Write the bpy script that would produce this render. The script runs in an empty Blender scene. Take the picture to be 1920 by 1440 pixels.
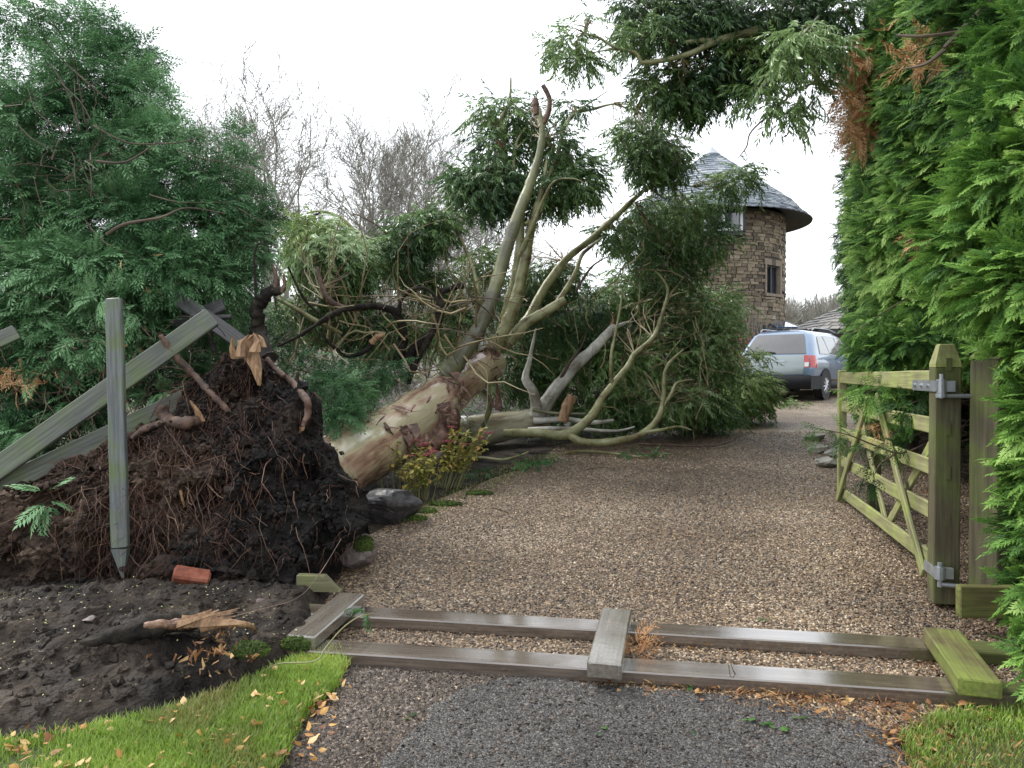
import bpy, math, random
import numpy as np
from mathutils import Vector, Matrix

R = math.radians
SC = bpy.context.scene
COL = SC.collection
rng = np.random.default_rng(7)
random.seed(7)

# ------------------------------------------------------------------ camera
F = 1442.0                      # focal length in pixels of the 1920 px wide photograph
EYE = 1.5
PITCH = math.atan(22 / F)
cd = bpy.data.cameras.new('camera')
cam = bpy.data.objects.new('camera', cd); COL.objects.link(cam)
cam.location = (0, 0, EYE)
cam.rotation_euler = (R(90) - PITCH, 0, 0)
cd.sensor_fit = 'HORIZONTAL'; cd.sensor_width = 36.0; cd.lens = 36.0 * F / 1920
cd.clip_start = 0.05; cd.clip_end = 2000
SC.camera = cam

# ------------------------------------------------------------------ world (overcast)
SUN_EL, SUN_AZ = R(48), R(305)      # azimuth clockwise from +Y : from the left and slightly ahead
w = bpy.data.worlds.new('World'); SC.world = w; w.use_nodes = True
nt = w.node_tree; nt.nodes.clear()
wo = nt.nodes.new('ShaderNodeOutputWorld'); bg = nt.nodes.new('ShaderNodeBackground')
sky = nt.nodes.new('ShaderNodeTexSky'); sky.sky_type = 'NISHITA'; sky.sun_disc = False
sky.sun_elevation = SUN_EL; sky.sun_rotation = SUN_AZ
sky.air_density = 1.0; sky.dust_density = 4.0; sky.ozone_density = 1.0
cloud = nt.nodes.new('ShaderNodeMix'); cloud.data_type = 'RGBA'
cloud.inputs[0].default_value = 0.86
cloud.inputs[7].default_value = (9.6, 10.0, 10.3, 1)     # even cloud cover over the sky
nt.links.new(sky.outputs[0], cloud.inputs[6])
nt.links.new(cloud.outputs[2], bg.inputs[0]); bg.inputs[1].default_value = 0.105
nt.links.new(bg.outputs[0], wo.inputs[0])

# ------------------------------------------------------------------ sun
sd = bpy.data.lights.new('sun', 'SUN'); sun = bpy.data.objects.new('sun', sd); COL.objects.link(sun)
sd.energy = 1.5; sd.angle = R(16); sd.color = (1.0, 0.96, 0.88)
sun_dir = Vector((math.sin(SUN_AZ) * math.cos(SUN_EL), math.cos(SUN_AZ) * math.cos(SUN_EL), math.sin(SUN_EL)))
sun.rotation_euler = sun_dir.to_track_quat('Z', 'Y').to_euler()

SC.view_settings.view_transform = 'Standard'
SC.view_settings.look = 'None'
SC.view_settings.exposure = 1.05
SC.view_settings.gamma = 1.0
SC.view_settings.use_curve_mapping = False
SC.cycles.max_bounces = 6
SC.cycles.transparent_max_bounces = 8
SC.cycles.use_denoising = True

# ================================================================== helpers
def ray(px, py):
    u = (px - 960) / F; v = (720 - py) / F
    c, s = math.cos(PITCH), math.sin(PITCH)
    return Vector((u, c + v * s, v * c - s))

def at(px, py, Y):
    d = ray(px, py)
    return Vector((0, 0, EYE)) + d * (Y / d.y)

def G(x, y):
    return 0.043 * (min(max(y, -6.0), 32.0) - 1.5)

def gp(px, py, h=0.0):
    d = ray(px, py)
    # EYE + t dz = .043 (t dy - 1.5) + h
    t = (EYE - h + 0.0645) / (0.043 * d.y - d.z)
    p = Vector((0, 0, EYE)) + d * t
    return p

def prop(o, label=None, cat=None, group=None, kind=None):
    if label: o['label'] = label
    if cat: o['category'] = cat
    if group: o['group'] = group
    if kind: o['kind'] = kind
    return o

def empty(name, loc, label=None, cat=None, group=None):
    o = bpy.data.objects.new(name, None); COL.objects.link(o)
    o.location = loc; o.empty_display_size = 0.2
    return prop(o, label, cat, group)

def wmat(o):
    m = Matrix.LocRotScale(o.location, o.rotation_euler, None)
    return wmat(o.parent) @ m if o.parent else m
def origin(o):
    return wmat(o).to_translation()

class MB:
    """collects pieces, linked later as ONE mesh object"""
    def __init__(s):
        s.V = []; s.F3 = []; s.F4 = []; s.T3 = []; s.T4 = []; s.n = 0
    def add(s, V, Fc, tone=0.5):
        V = np.asarray(V, dtype=np.float64).reshape(-1, 3)
        Fc = np.asarray(Fc, dtype=np.int64)
        if len(Fc) == 0: return
        t = np.broadcast_to(np.asarray(tone, dtype=np.float64), (len(Fc),))
        s.V.append(V)
        if Fc.shape[1] == 3: s.F3.append(Fc + s.n); s.T3.append(t)
        else: s.F4.append(Fc + s.n); s.T4.append(t)
        s.n += len(V)
    def build(s, name, mat, parent=None, smooth=False, org=None):
        V = np.concatenate(s.V)
        F3 = np.concatenate(s.F3) if s.F3 else np.zeros((0, 3), np.int64)
        F4 = np.concatenate(s.F4) if s.F4 else np.zeros((0, 4), np.int64)
        T = np.concatenate((s.T3 or [np.zeros(0)]) + (s.T4 or [np.zeros(0)]))
        if parent is not None and org is None:
            im = np.array(wmat(parent).inverted()); V = V @ im[:3, :3].T + im[:3, 3]; loc = Vector((0, 0, 0))
        else:
            if org is None: org = Vector((0, 0, 0))
            V = V - np.array(org); loc = Vector(org)
        me = bpy.data.meshes.new(name)
        me.vertices.add(len(V)); me.vertices.foreach_set('co', V.astype(np.float32).ravel())
        nl = F3.size + F4.size
        me.loops.add(nl)
        me.loops.foreach_set('vertex_index', np.concatenate([F3.ravel(), F4.ravel()]).astype(np.int32))
        nf = len(F3) + len(F4)
        me.polygons.add(nf)
        tot = np.concatenate([np.full(len(F3), 3), np.full(len(F4), 4)]).astype(np.int32)
        st = np.concatenate([[0], np.cumsum(tot)[:-1]]).astype(np.int32)
        me.polygons.foreach_set('loop_start', st); me.polygons.foreach_set('loop_total', tot)
        me.polygons.foreach_set('use_smooth', np.full(nf, smooth, dtype=bool))
        a = me.attributes.new('tone', 'FLOAT', 'FACE'); a.data.foreach_set('value', T.astype(np.float32))
        me.update(calc_edges=True)
        me.materials.append(mat)
        o = bpy.data.objects.new(name, me); COL.objects.link(o)
        if parent is not None: o.parent = parent
        o.location = loc
        return o

def _h(ix, iy, iz):
    n = (ix * 374761393 + iy * 668265263 + iz * 2147483647) & 0xffffffff
    n = ((n ^ (n >> 13)) * 1274126177) & 0xffffffff
    n = (n ^ (n >> 16)) & 0xffffffff
    return n / 4294967295.0

def noise(P):
    P = np.asarray(P, float); I = np.floor(P).astype(np.int64); f = P - I; f = f * f * (3 - 2 * f)
    r = 0
    for dx in (0, 1):
        wx = f[:, 0] if dx else 1 - f[:, 0]
        for dy in (0, 1):
            wy = f[:, 1] if dy else 1 - f[:, 1]
            for dz in (0, 1):
                wz = f[:, 2] if dz else 1 - f[:, 2]
                r = r + wx * wy * wz * _h(I[:, 0] + dx, I[:, 1] + dy, I[:, 2] + dz)
    return r

def fbm(P, sc=1.0, oc=4, seed=0.0):
    P = np.asarray(P, float) * sc + seed * 17.3 + 100
    a = 0.5; r = 0; t = 0
    for i in range(oc):
        r = r + a * noise(P); t += a; a *= 0.5; P = P * 2.03 + 11.1
    return r / t

def smooth_path(pts, rad, n=6):
    P = [Vector(p) for p in pts]; k = len(P)
    op, orr = [], []
    for i in range(k - 1):
        p0 = P[max(i - 1, 0)]; p1 = P[i]; p2 = P[i + 1]; p3 = P[min(i + 2, k - 1)]
        for j in range(n):
            t = j / n
            q = 0.5 * ((2 * p1) + (p2 - p0) * t + (2 * p0 - 5 * p1 + 4 * p2 - p3) * t * t + (3 * p1 - p0 - 3 * p2 + p3) * t ** 3)
            op.append(q); orr.append(rad[i] * (1 - t) + rad[i + 1] * t)
    op.append(P[-1]); orr.append(rad[-1])
    return op, orr

def tube(mb, pts, rad, sides=6, amp=0.0, tone=0.5, cap=True, amps=6.0):
    pts = [Vector(p) for p in pts]; n = len(pts)
    T = [(pts[min(i + 1, n - 1)] - pts[max(i - 1, 0)]).normalized() for i in range(n)]
    up = Vector((0, 0, 1)) if abs(T[0].z) < 0.9 else Vector((1, 0, 0))
    u = T[0].cross(up).normalized()
    V = []
    ang = np.linspace(0, 2 * math.pi, sides, endpoint=False)
    for i in range(n):
        u = (u - T[i] * u.dot(T[i]))
        if u.length < 1e-6: u = T[i].orthogonal()
        u.normalize(); v = T[i].cross(u)
        c = np.cos(ang)[:, None] * np.array(u) + np.sin(ang)[:, None] * np.array(v)
        V.append(np.array(pts[i]) + c * rad[i])
    V = np.concatenate(V)
    if amp > 0:
        C = np.repeat(np.array([list(p) for p in pts]), sides, 0); rr = np.repeat(np.array(rad), sides)
        d = V - C; k = (fbm(V, amps, 3) - 0.5) * 2 * amp
        V = C + d * (1 + k)[:, None]
    i = np.arange(n - 1)[:, None] * sides; j = np.arange(sides)[None]
    a = i + j; b = i + (j + 1) % sides
    Fq = np.stack([a, b, b + sides, a + sides], -1).reshape(-1, 4)
    mb.add(V, Fq, tone)
    if cap and sides > 3:
        for e, o in ((0, 0), (n - 1, 1)):
            VV = np.concatenate([V[e * sides:(e + 1) * sides], [np.array(pts[e])]])
            k = np.arange(sides); kk = (k + 1) % sides
            Ft = np.stack([kk, k, np.full(sides, sides)], -1) if o == 0 else np.stack([k, kk, np.full(sides, sides)], -1)
            mb.add(VV, Ft, tone)

def limb(mb, pts, rad, sides=8, amp=0.12, n=5, tone=0.5):
    p, r = smooth_path(pts, rad, n); tube(mb, p, r, sides, amp, tone)
    return p, r

def pxpath(L):
    """list of (px, py, Y)"""
    return [at(*q) for q in L]

def unit(a):
    a = np.asarray(a, float); return a / np.maximum(np.linalg.norm(a, axis=-1, keepdims=True), 1e-9)

def scatter(mb, tV, tF, pos, dirs, ups, scale, tone, off=None):
    """copies of a small template shape (x forward, z normal) at many places"""
    n = len(pos); k = len(tV)
    X = unit(dirs); Y = unit(np.cross(ups, X)); Z = np.cross(X, Y)
    M = np.stack([X, Y, Z], 1)
    sc = np.asarray(scale, float)
    if sc.ndim == 1: sc = sc[:, None]
    V = np.einsum('kj,njc->nkc', tV, M * sc[:, :, None] if sc.shape[1] == 3 else M * sc[:, :, None]) + np.asarray(pos)[:, None, :]
    Fc = (tF[None] + (np.arange(n) * k)[:, None, None]).reshape(-1, tF.shape[1])
    T = np.repeat(np.broadcast_to(tone, (n,)), len(tF))
    if off is not None: T = np.clip(T + np.tile(off, n), 0, 1)
    mb.add(V.reshape(-1, 3), Fc, T)

def rdir(n):
    return unit(rng.normal(size=(n, 3)))

def inpoly(P, poly):
    x, y = P[:, 0], P[:, 1]; r = np.zeros(len(P), bool); j = len(poly) - 1
    for i in range(len(poly)):
        xi, yi = poly[i]; xj, yj = poly[j]
        c = ((yi > y) != (yj > y)) & (x < (xj - xi) * (y - yi) / (yj - yi + 1e-12) + xi)
        r ^= c; j = i
    return r

def poly_px(L, h=0.0):
    return [(gp(a, b, h).x, gp(a, b, h).y) for a, b in L]

def poly_area_points(poly, n):
    P = np.array(poly); lo, hi = P.min(0), P.max(0)
    out = []
    m = 0
    while m < n:
        q = rng.uniform(lo, hi, (n * 2, 2)); q = q[inpoly(q, poly)]; out.append(q); m += len(q)
    return np.concatenate(out)[:n]

def Gv(y): return 0.043 * (np.clip(y, -6, 32) - 1.5)

# ------------------------------------------------------------------ materials
def mk(name, cols, src='noise', scale=5.0, detail=6.0, mixn=0.35, rough=0.6, bump=0.0, bscale=30.0, spec=0.5,
       stretch=(1, 1, 1), trans=0.0, metal=0.0, coat=0.0, roughvar=0.0, bdist=0.02, bvor=False):
    m = bpy.data.materials.new(name); m.use_nodes = True
    t = m.node_tree; N = t.nodes; L = t.links
    p = N['Principled BSDF']; out = N['Material Output']
    tc = N.new('ShaderNodeTexCoord'); mp = N.new('ShaderNodeMapping'); mp.inputs['Scale'].default_value = stretch
    L.new(tc.outputs['Object'], mp.inputs[0])
    no = N.new('ShaderNodeTexNoise'); no.inputs['Scale'].default_value = scale; no.inputs['Detail'].default_value = detail
    no.inputs['Roughness'].default_value = 0.62
    L.new(mp.outputs[0], no.inputs[0])
    cr = N.new('ShaderNodeValToRGB'); e = cr.color_ramp.elements
    ks = len(cols)
    while len(e) < ks: e.new(0.5)
    for i, c in enumerate(cols):
        if len(c) == 4: e[i].position = c[0]; c = c[1:]
        else: e[i].position = i / max(1, ks - 1) if src == 'attr' else 0.3 + 0.4 * i / max(1, ks - 1)
        e[i].color = (*c, 1)
    if src == 'attr':
        at_ = N.new('ShaderNodeAttribute'); at_.attribute_name = 'tone'
        ma = N.new('ShaderNodeMath'); ma.operation = 'MULTIPLY_ADD'
        sb = N.new('ShaderNodeMath'); sb.operation = 'SUBTRACT'; sb.inputs[1].default_value = 0.5
        L.new(no.outputs['Fac'], sb.inputs[0]); L.new(sb.outputs[0], ma.inputs[0]); ma.inputs[1].default_value = mixn * 2
        L.new(at_.outputs['Fac'], ma.inputs[2]); L.new(ma.outputs[0], cr.inputs[0])
    else: L.new(no.outputs['Fac'], cr.inputs[0])
    L.new(cr.outputs[0], p.inputs['Base Color'])
    p.inputs['Roughness'].default_value = rough; p.inputs['Specular IOR Level'].default_value = spec
    p.inputs['Metallic'].default_value = metal; p.inputs['Coat Weight'].default_value = coat
    if roughvar:
        n3 = N.new('ShaderNodeTexNoise'); n3.inputs['Scale'].default_value = scale * 1.7; L.new(mp.outputs[0], n3.inputs[0])
        mr = N.new('ShaderNodeMapRange'); mr.inputs[1].default_value = .35; mr.inputs[2].default_value = .65
        mr.inputs[3].default_value = max(0.05, rough - roughvar); mr.inputs[4].default_value = min(1, rough + roughvar)
        L.new(n3.outputs['Fac'], mr.inputs[0]); L.new(mr.outputs[0], p.inputs['Roughness'])
    if bump:
        if bvor:
            n2 = N.new('ShaderNodeTexVoronoi'); n2.inputs['Scale'].default_value = bscale; o2 = n2.outputs['Distance']
        else:
            n2 = N.new('ShaderNodeTexNoise'); n2.inputs['Scale'].default_value = bscale; n2.inputs['Detail'].default_value = 8; o2 = n2.outputs['Fac']
        L.new(mp.outputs[0], n2.inputs[0])
        b = N.new('ShaderNodeBump'); b.inputs['Strength'].default_value = bump; b.inputs['Distance'].default_value = bdist
        L.new(o2, b.inputs['Height']); L.new(b.outputs[0], p.inputs['Normal'])
    if trans:
        tr = N.new('ShaderNodeBsdfTranslucent'); mx = N.new('ShaderNodeMixShader'); mx.inputs[0].default_value = trans
        L.new(cr.outputs[0], tr.inputs[0]); L.new(p.outputs[0], mx.inputs[1]); L.new(tr.outputs[0], mx.inputs[2])
        L.new(mx.outputs[0], out.inputs[0])
    return m

def gravel_mat(name, cols, scale, rough=0.55, patch=None, bump=0.9):
    """stones as voronoi cells, each with its own colour"""
    m = bpy.data.materials.new(name); m.use_nodes = True
    t = m.node_tree; N = t.nodes; L = t.links; p = N['Principled BSDF']
    tc = N.new('ShaderNodeTexCoord')
    v = N.new('ShaderNodeTexVoronoi'); v.inputs['Scale'].default_value = scale; L.new(tc.outputs['Object'], v.inputs[0])
    sx = N.new('ShaderNodeSeparateColor'); L.new(v.outputs['Color'], sx.inputs[0])
    n = N.new('ShaderNodeTexNoise'); n.inputs['Scale'].default_value = 0.8; n.inputs['Detail'].default_value = 6; L.new(tc.outputs['Object'], n.inputs[0])
    ma = N.new('ShaderNodeMath'); ma.operation = 'MULTIPLY_ADD'; ma.inputs[1].default_value = 1.2
    sb = N.new('ShaderNodeMath'); sb.operation = 'SUBTRACT'; sb.inputs[1].default_value = 0.5
    L.new(n.outputs['Fac'], sb.inputs[0]); L.new(sb.outputs[0], ma.inputs[0]); L.new(sx.outputs[0], ma.inputs[2])
    cr = N.new('ShaderNodeValToRGB'); e = cr.color_ramp.elements
    while len(e) < len(cols): e.new(0.5)
    for i, c in enumerate(cols): e[i].position = c[0]; e[i].color = (*c[1:], 1)
    L.new(ma.outputs[0], cr.inputs[0])
    L.new(cr.outputs[0], p.inputs['Base Color']); p.inputs['Roughness'].default_value = rough
    mr = N.new('ShaderNodeMapRange'); mr.inputs[3].default_value = rough - .2; mr.inputs[4].default_value = rough + .25
    L.new(sx.outputs[1], mr.inputs[0]); L.new(mr.outputs[0], p.inputs['Roughness'])
    b = N.new('ShaderNodeBump'); b.inputs['Strength'].default_value = bump; b.inputs['Distance'].default_value = 0.6 / scale; b.invert = True
    L.new(v.outputs['Distance'], b.inputs['Height']); L.new(b.outputs[0], p.inputs['Normal'])
    return m

def wood_mat(name, dark, light, green, gmin=0.45, gmax=0.65, rough=0.5, gx=None, greenz=None):
    """sawn timber, grain along local x, algae in patches (and more towards +x when gx is given)"""
    m = bpy.data.materials.new(name); m.use_nodes = True
    t = m.node_tree; N = t.nodes; L = t.links; p = N['Principled BSDF']
    tc = N.new('ShaderNodeTexCoord'); mp = N.new('ShaderNodeMapping'); mp.inputs['Scale'].default_value = (1.2, 26, 26)
    L.new(tc.outputs['Object'], mp.inputs[0])
    n = N.new('ShaderNodeTexNoise'); n.inputs['Scale'].default_value = 2.0; n.inputs['Detail'].default_value = 3.5; n.inputs['Roughness'].default_value = .65; L.new(mp.outputs[0], n.inputs[0])
    cr = N.new('ShaderNodeValToRGB'); cr.color_ramp.elements[0].position = .32; cr.color_ramp.elements[1].position = .68
    cr.color_ramp.elements[0].color = (*dark, 1); cr.color_ramp.elements[1].color = (*light, 1); L.new(n.outputs['Fac'], cr.inputs[0])
    g = N.new('ShaderNodeTexNoise'); g.inputs['Scale'].default_value = 5.0; g.inputs['Detail'].default_value = 7; g.inputs['Roughness'].default_value = .6; L.new(tc.outputs['Object'], g.inputs[0])
    fac = g.outputs['Fac']
    if gx:
        sx = N.new('ShaderNodeSeparateXYZ'); L.new(tc.outputs['Object'], sx.inputs[0])
        mr0 = N.new('ShaderNodeMapRange'); mr0.inputs[1].default_value = gx[0]; mr0.inputs[2].default_value = gx[1]; mr0.inputs[3].default_value = 0; mr0.inputs[4].default_value = 0.45
        L.new(sx.outputs[0], mr0.inputs[0])
        ad = N.new('ShaderNodeMath'); ad.operation = 'ADD'; L.new(fac, ad.inputs[0]); L.new(mr0.outputs[0], ad.inputs[1]); fac = ad.outputs[0]
    mr = N.new('ShaderNodeMapRange'); mr.inputs[1].default_value = gmin; mr.inputs[2].default_value = gmax; L.new(fac, mr.inputs[0])
    gm = N.new('ShaderNodeMix'); gm.data_type = 'RGBA'; L.new(mr.outputs[0], gm.inputs[0])
    g2 = N.new('ShaderNodeMix'); g2.data_type = 'RGBA'; g2.blend_type = 'MULTIPLY'; g2.inputs[0].default_value = .55
    g2.inputs[6].default_value = (*green, 1)
    hi = N.new('ShaderNodeMapRange'); hi.inputs[1].default_value = .3; hi.inputs[2].default_value = .7; hi.inputs[3].default_value = .35; hi.inputs[4].default_value = 1.5
    L.new(n.outputs['Fac'], hi.inputs[0]); L.new(hi.outputs[0], g2.inputs[7])
    L.new(cr.outputs[0], gm.inputs[6]); L.new(g2.outputs[2], gm.inputs[7]); L.new(gm.outputs[2], p.inputs['Base Color'])
    mr2 = N.new('ShaderNodeMapRange'); mr2.inputs[3].default_value = rough; mr2.inputs[4].default_value = 0.85; L.new(mr.outputs[0], mr2.inputs[0]); L.new(mr2.outputs[0], p.inputs['Roughness'])
    b = N.new('ShaderNodeBump'); b.inputs['Strength'].default_value = .35; b.inputs['Distance'].default_value = 0.006; L.new(n.outputs['Fac'], b.inputs['Height']); L.new(b.outputs[0], p.inputs['Normal'])
    if rough < .3:      # a film of rain water
        inv = N.new('ShaderNodeMapRange'); inv.inputs[3].default_value = 1.0; inv.inputs[4].default_value = .15; L.new(mr.outputs[0], inv.inputs[0]); L.new(inv.outputs[0], p.inputs['Coat Weight'])
        p.inputs['Coat Roughness'].default_value = .12; p.inputs['Coat IOR'].default_value = 1.85; b.inputs['Strength'].default_value = .08
    return m

M = {}
def br(cols, k): return [tuple(min(v * k, .8) for v in c) for c in cols]
M['gravel'] = gravel_mat('gravel', [(0.0, .020, .014, .010), (.3, .066, .045, .030), (.55, .135, .095, .063), (.8, .21, .155, .105), (1., .40, .34, .26)], 75)
M['asphalt'] = gravel_mat('asphalt', [(0.0, .014, .013, .013), (.4, .048, .045, .043), (.75, .088, .082, .077), (1., .18, .17, .16)], 120, rough=.5)
M['ground'] = mk('ground', [(.03, .028, .015), (.07, .065, .03), (.10, .10, .04)], scale=1.5, rough=.9, bump=.6, bscale=12, bdist=.05)
M['soil'] = mk('soil', [(.007, .0052, .0045), (.018, .0135, .011), (.042, .032, .025), (.085, .066, .052)], scale=3, detail=12, rough=.88, spec=.25, bump=1.0, bscale=28, bdist=.05, roughvar=.25)
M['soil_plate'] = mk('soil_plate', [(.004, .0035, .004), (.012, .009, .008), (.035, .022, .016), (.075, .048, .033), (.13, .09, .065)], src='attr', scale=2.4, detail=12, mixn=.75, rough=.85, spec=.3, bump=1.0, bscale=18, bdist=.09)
M['soil_brown'] = mk('soil_brown', [(.34, .006, .0045, .005), (.46, .016, .011, .009), (.56, .045, .028, .02), (.70, .10, .068, .046)], scale=1.9, detail=12, rough=.8, bump=1.0, bscale=22, bdist=.07)
M['lawn_soil'] = mk('lawn_soil', [(.03, .035, .012), (.06, .09, .02)], scale=12, rough=.9, bump=.5)
M['grass'] = mk('grass', [(.34, .28, .11), (.15, .22, .04), (.23, .37, .045), (.40, .50, .11)], src='attr', scale=1.6, mixn=.7, rough=.45, trans=.35)
M['pebble'] = mk('pebble', [(.014, .010, .008), (.055, .037, .025), (.165, .108, .064), (.30, .205, .122), (.60, .49, .36)], src='attr', scale=30, mixn=.1, rough=.45)
M['chip'] = mk('chip', [(.010, .007, .006), (.030, .023, .019), (.065, .050, .041), (.11, .088, .074), (.22, .19, .165)], src='attr', scale=30, mixn=.1, rough=.65, spec=.3)
M['pebble_grey'] = mk('pebble_grey', [(.018, .016, .016), (.055, .051, .049), (.10, .094, .09), (.20, .185, .175)], src='attr', scale=30, mixn=.1, rough=.65, spec=.3)
M['leaf_bright'] = mk('fallen_leaf', [(.16, .06, .025), (.42, .20, .06), (.60, .34, .10), (.66, .46, .24)], src='attr', scale=20, mixn=.15, rough=.6, trans=.2)
M['litter'] = mk('litter', [(.06, .025, .012), (.18, .075, .03), (.34, .17, .06), (.46, .31, .13)], src='attr', scale=20, mixn=.15, rough=.6, trans=.2)
M['euc'] = mk('eucalyptus_leaf', br([(.020, .050, .022), (.052, .110, .034), (.11, .185, .055), (.21, .31, .12), (.36, .46, .28)], 1.3), src='attr', scale=1.1, mixn=.30, rough=.33, trans=.22)
M['euc_olive'] = mk('eucalyptus_leaf_olive', br([(.03, .065, .022), (.07, .125, .032), (.135, .21, .055), (.27, .36, .12)], 1.2), src='attr', scale=1.1, mixn=.3, rough=.38, trans=.22)
M['conif'] = mk('cypress_spray', br([(.018, .045, .024), (.045, .115, .046), (.105, .22, .095), (.25, .41, .22)], 1.25), src='attr', scale=0.9, mixn=.45, rough=.6, spec=.25, trans=.22)
M['hedge'] = mk('hedge_spray', br([(.010, .028, .010), (.032, .085, .022), (.088, .195, .042), (.20, .36, .075), (.36, .51, .16)], 1.12), src='attr', scale=1.6, mixn=.4, rough=.6, spec=.22, trans=.3)
M['dead'] = mk('dead_spray', [(.34, .16, .07), (.60, .33, .15), (.78, .52, .30)], src='attr', scale=8, mixn=.2, rough=.7, trans=.15)
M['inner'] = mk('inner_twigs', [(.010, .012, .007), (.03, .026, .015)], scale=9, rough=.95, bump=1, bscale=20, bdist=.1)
def trunk_mat(name, cols, axis, ring=False):
    m = mk(name, cols, scale=2.2, detail=9, rough=.24, bump=.35, bscale=9, roughvar=.12, spec=.8, coat=.9, stretch=(1, 1, 1))
    mp = m.node_tree.nodes['Mapping']; mp.vector_type = 'TEXTURE'
    mp.inputs['Rotation'].default_value = Vector(axis).to_track_quat('X', 'Z').to_euler(); mp.inputs['Scale'].default_value = (2.6, .42, .42)
    return m
M['bark'] = mk('smooth_bark', [(.30, .11, .065, .05), (.42, .26, .20, .13), (.5, .42, .36, .25), (.6, .36, .33, .20), (.74, .56, .50, .38)], scale=1.7, detail=7, rough=.32, bump=.25, bscale=18, roughvar=.15, spec=.6)
M['bark_pink'] = mk('pink_bark', [(.30, .16, .07, .05), (.42, .36, .22, .16), (.55, .50, .36, .27), (.7, .58, .50, .40)], scale=3.2, detail=9, rough=.36, bump=.5, bscale=14, roughvar=.15, spec=.6, stretch=(1, 1, 2.2))
M['limb'] = mk('limb_bark', [(.33, .08, .042, .028), (.40, .15, .13, .06), (.50, .225, .225, .105), (.66, .36, .35, .20)], scale=4.2, detail=9, rough=.42, bump=.5, bscale=26, roughvar=.1)
M['limb_silver'] = mk('silver_bark', [(.33, .20, .18, .14), (.48, .44, .43, .39), (.62, .70, .68, .62)], scale=3, detail=6, rough=.35, bump=.2, bscale=20)
M['limb_dark'] = mk('dark_grey_bark', [(.32, .065, .05, .035), (.45, .12, .12, .08), (.56, .19, .195, .10), (.7, .29, .28, .16)], scale=2.2, detail=6, rough=.38, bump=.2, bscale=20)
M['red_bark'] = mk('peeling_bark', [(.045, .024, .018), (.13, .068, .048), (.27, .165, .115)], scale=9, rough=.5, bump=.5)
M['black_bark'] = mk('black_bark', [(.007, .006, .006), (.02, .016, .013), (.045, .038, .028)], scale=8, rough=.85, spec=.25, bump=.9, bscale=30)
M['twig'] = mk('twig_bark', [(.10, .065, .04), (.22, .17, .09), (.34, .30, .16)], scale=3, rough=.6)
M['brown_twig'] = mk('brown_twig', [(.035, .024, .018), (.09, .062, .045), (.17, .125, .088)], scale=3, rough=.7)
M['bare'] = mk('bare_tree_bark', [(.17, .16, .14), (.25, .235, .20)], scale=2, rough=.9)
M['root'] = mk('root_bark', [(.03, .018, .014), (.10, .058, .042), (.22, .14, .10)], scale=9, rough=.6, bump=.5)
M['fineroot'] = mk('fine_root', [(.035, .014, .010), (.08, .034, .024), (.13, .062, .042), (.26, .16, .10)], src='attr', scale=5, mixn=.2, rough=.6)
M['split'] = mk('split_wood', [(.10, .05, .028), (.27, .155, .08), (.42, .27, .15)], scale=5, rough=.6, stretch=(6, 6, 1), bump=.5, bscale=12)
M['rock'] = mk('rock', [(.015, .014, .017), (.05, .047, .052), (.13, .125, .135)], scale=6, detail=9, rough=.4, bump=.7, bscale=12)
M['rock_pale'] = mk('rock_pale', [(.14, .14, .12), (.30, .29, .25), (.45, .44, .38)], scale=6, detail=9, rough=.7, bump=.7, bscale=12)
M['rock_brown'] = mk('rock_brown', [(.07, .055, .055), (.14, .11, .105), (.23, .19, .17)], scale=6, detail=9, rough=.6, bump=.6, bscale=12)
M['moss'] = mk('moss', [(.018, .035, .006), (.05, .085, .012), (.12, .17, .025)], scale=14, detail=8, rough=.95, bump=1, bscale=60)
M['brick'] = mk('red_brick', [(.10, .028, .016), (.22, .06, .032), (.30, .12, .07)], scale=14, rough=.8, bump=.5)
M['wood_fence'] = wood_mat('weathered_fence_wood', (.05, .055, .05), (.14, .15, .13), (.12, .15, .08), .42, .68, .5)
M['wood_board'] = wood_mat('dark_board_wood', (.035, .034, .036), (.09, .088, .09), (.10, .12, .07), .6, .75, .6)
M['wood_post'] = wood_mat('grey_stake_wood', (.05, .056, .058), (.135, .15, .155), (.11, .14, .07), .46, .66, .45)
M['wood_rail'] = wood_mat('wet_brown_timber', (.05, .037, .029), (.16, .125, .10), (.085, .10, .025), .66, .84, .14, gx=(1.0, 1.9))
M['wood_slab'] = wood_mat('wet_timber_slab', (.10, .085, .07), (.20, .178, .15), (.13, .15, .04), .68, .85, .2)
M['wood_olive'] = wood_mat('olive_timber', (.10, .095, .05), (.2, .19, .11), (.16, .18, .06), .5, .7, .45)
M['wood_green'] = wood_mat('green_algae_timber', (.07, .062, .025), (.15, .13, .055), (.15, .185, .035), .38, .64, .55)
M['wood_gate'] = wood_mat('algae_gate_timber', (.16, .145, .08), (.31, .29, .17), (.29, .34, .10), .38, .66, .6)
M['wood_gate_dark'] = wood_mat('shaded_gate_timber', (.05, .042, .025), (.115, .10, .055), (.10, .12, .035), .45, .66, .65)
M['galv'] = mk('galvanised_steel', [(.30, .32, .35), (.48, .51, .55)], scale=12, rough=.42, metal=.7)
M['slate'] = mk('slate', [(.06, .08, .105), (.12, .145, .18), (.19, .22, .26), (.28, .30, .31)], src='attr', scale=4, mixn=.15, rough=.42, bump=.3)
M['slate_brown'] = mk('slate_brown', [(.12, .11, .10), (.24, .22, .20), (.34, .31, .28)], src='attr', scale=4, mixn=.15, rough=.5, bump=.3)
M['stone'] = mk('tower_stone', [(.05, .04, .03), (.11, .088, .063), (.18, .145, .10), (.235, .185, .125), (.29, .24, .18)], src='attr', scale=6, mixn=.22, rough=.85, bump=.6, bscale=14)
M['mortar'] = mk('mortar', [(.05, .04, .032), (.10, .085, .07)], scale=12, rough=.9)
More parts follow.
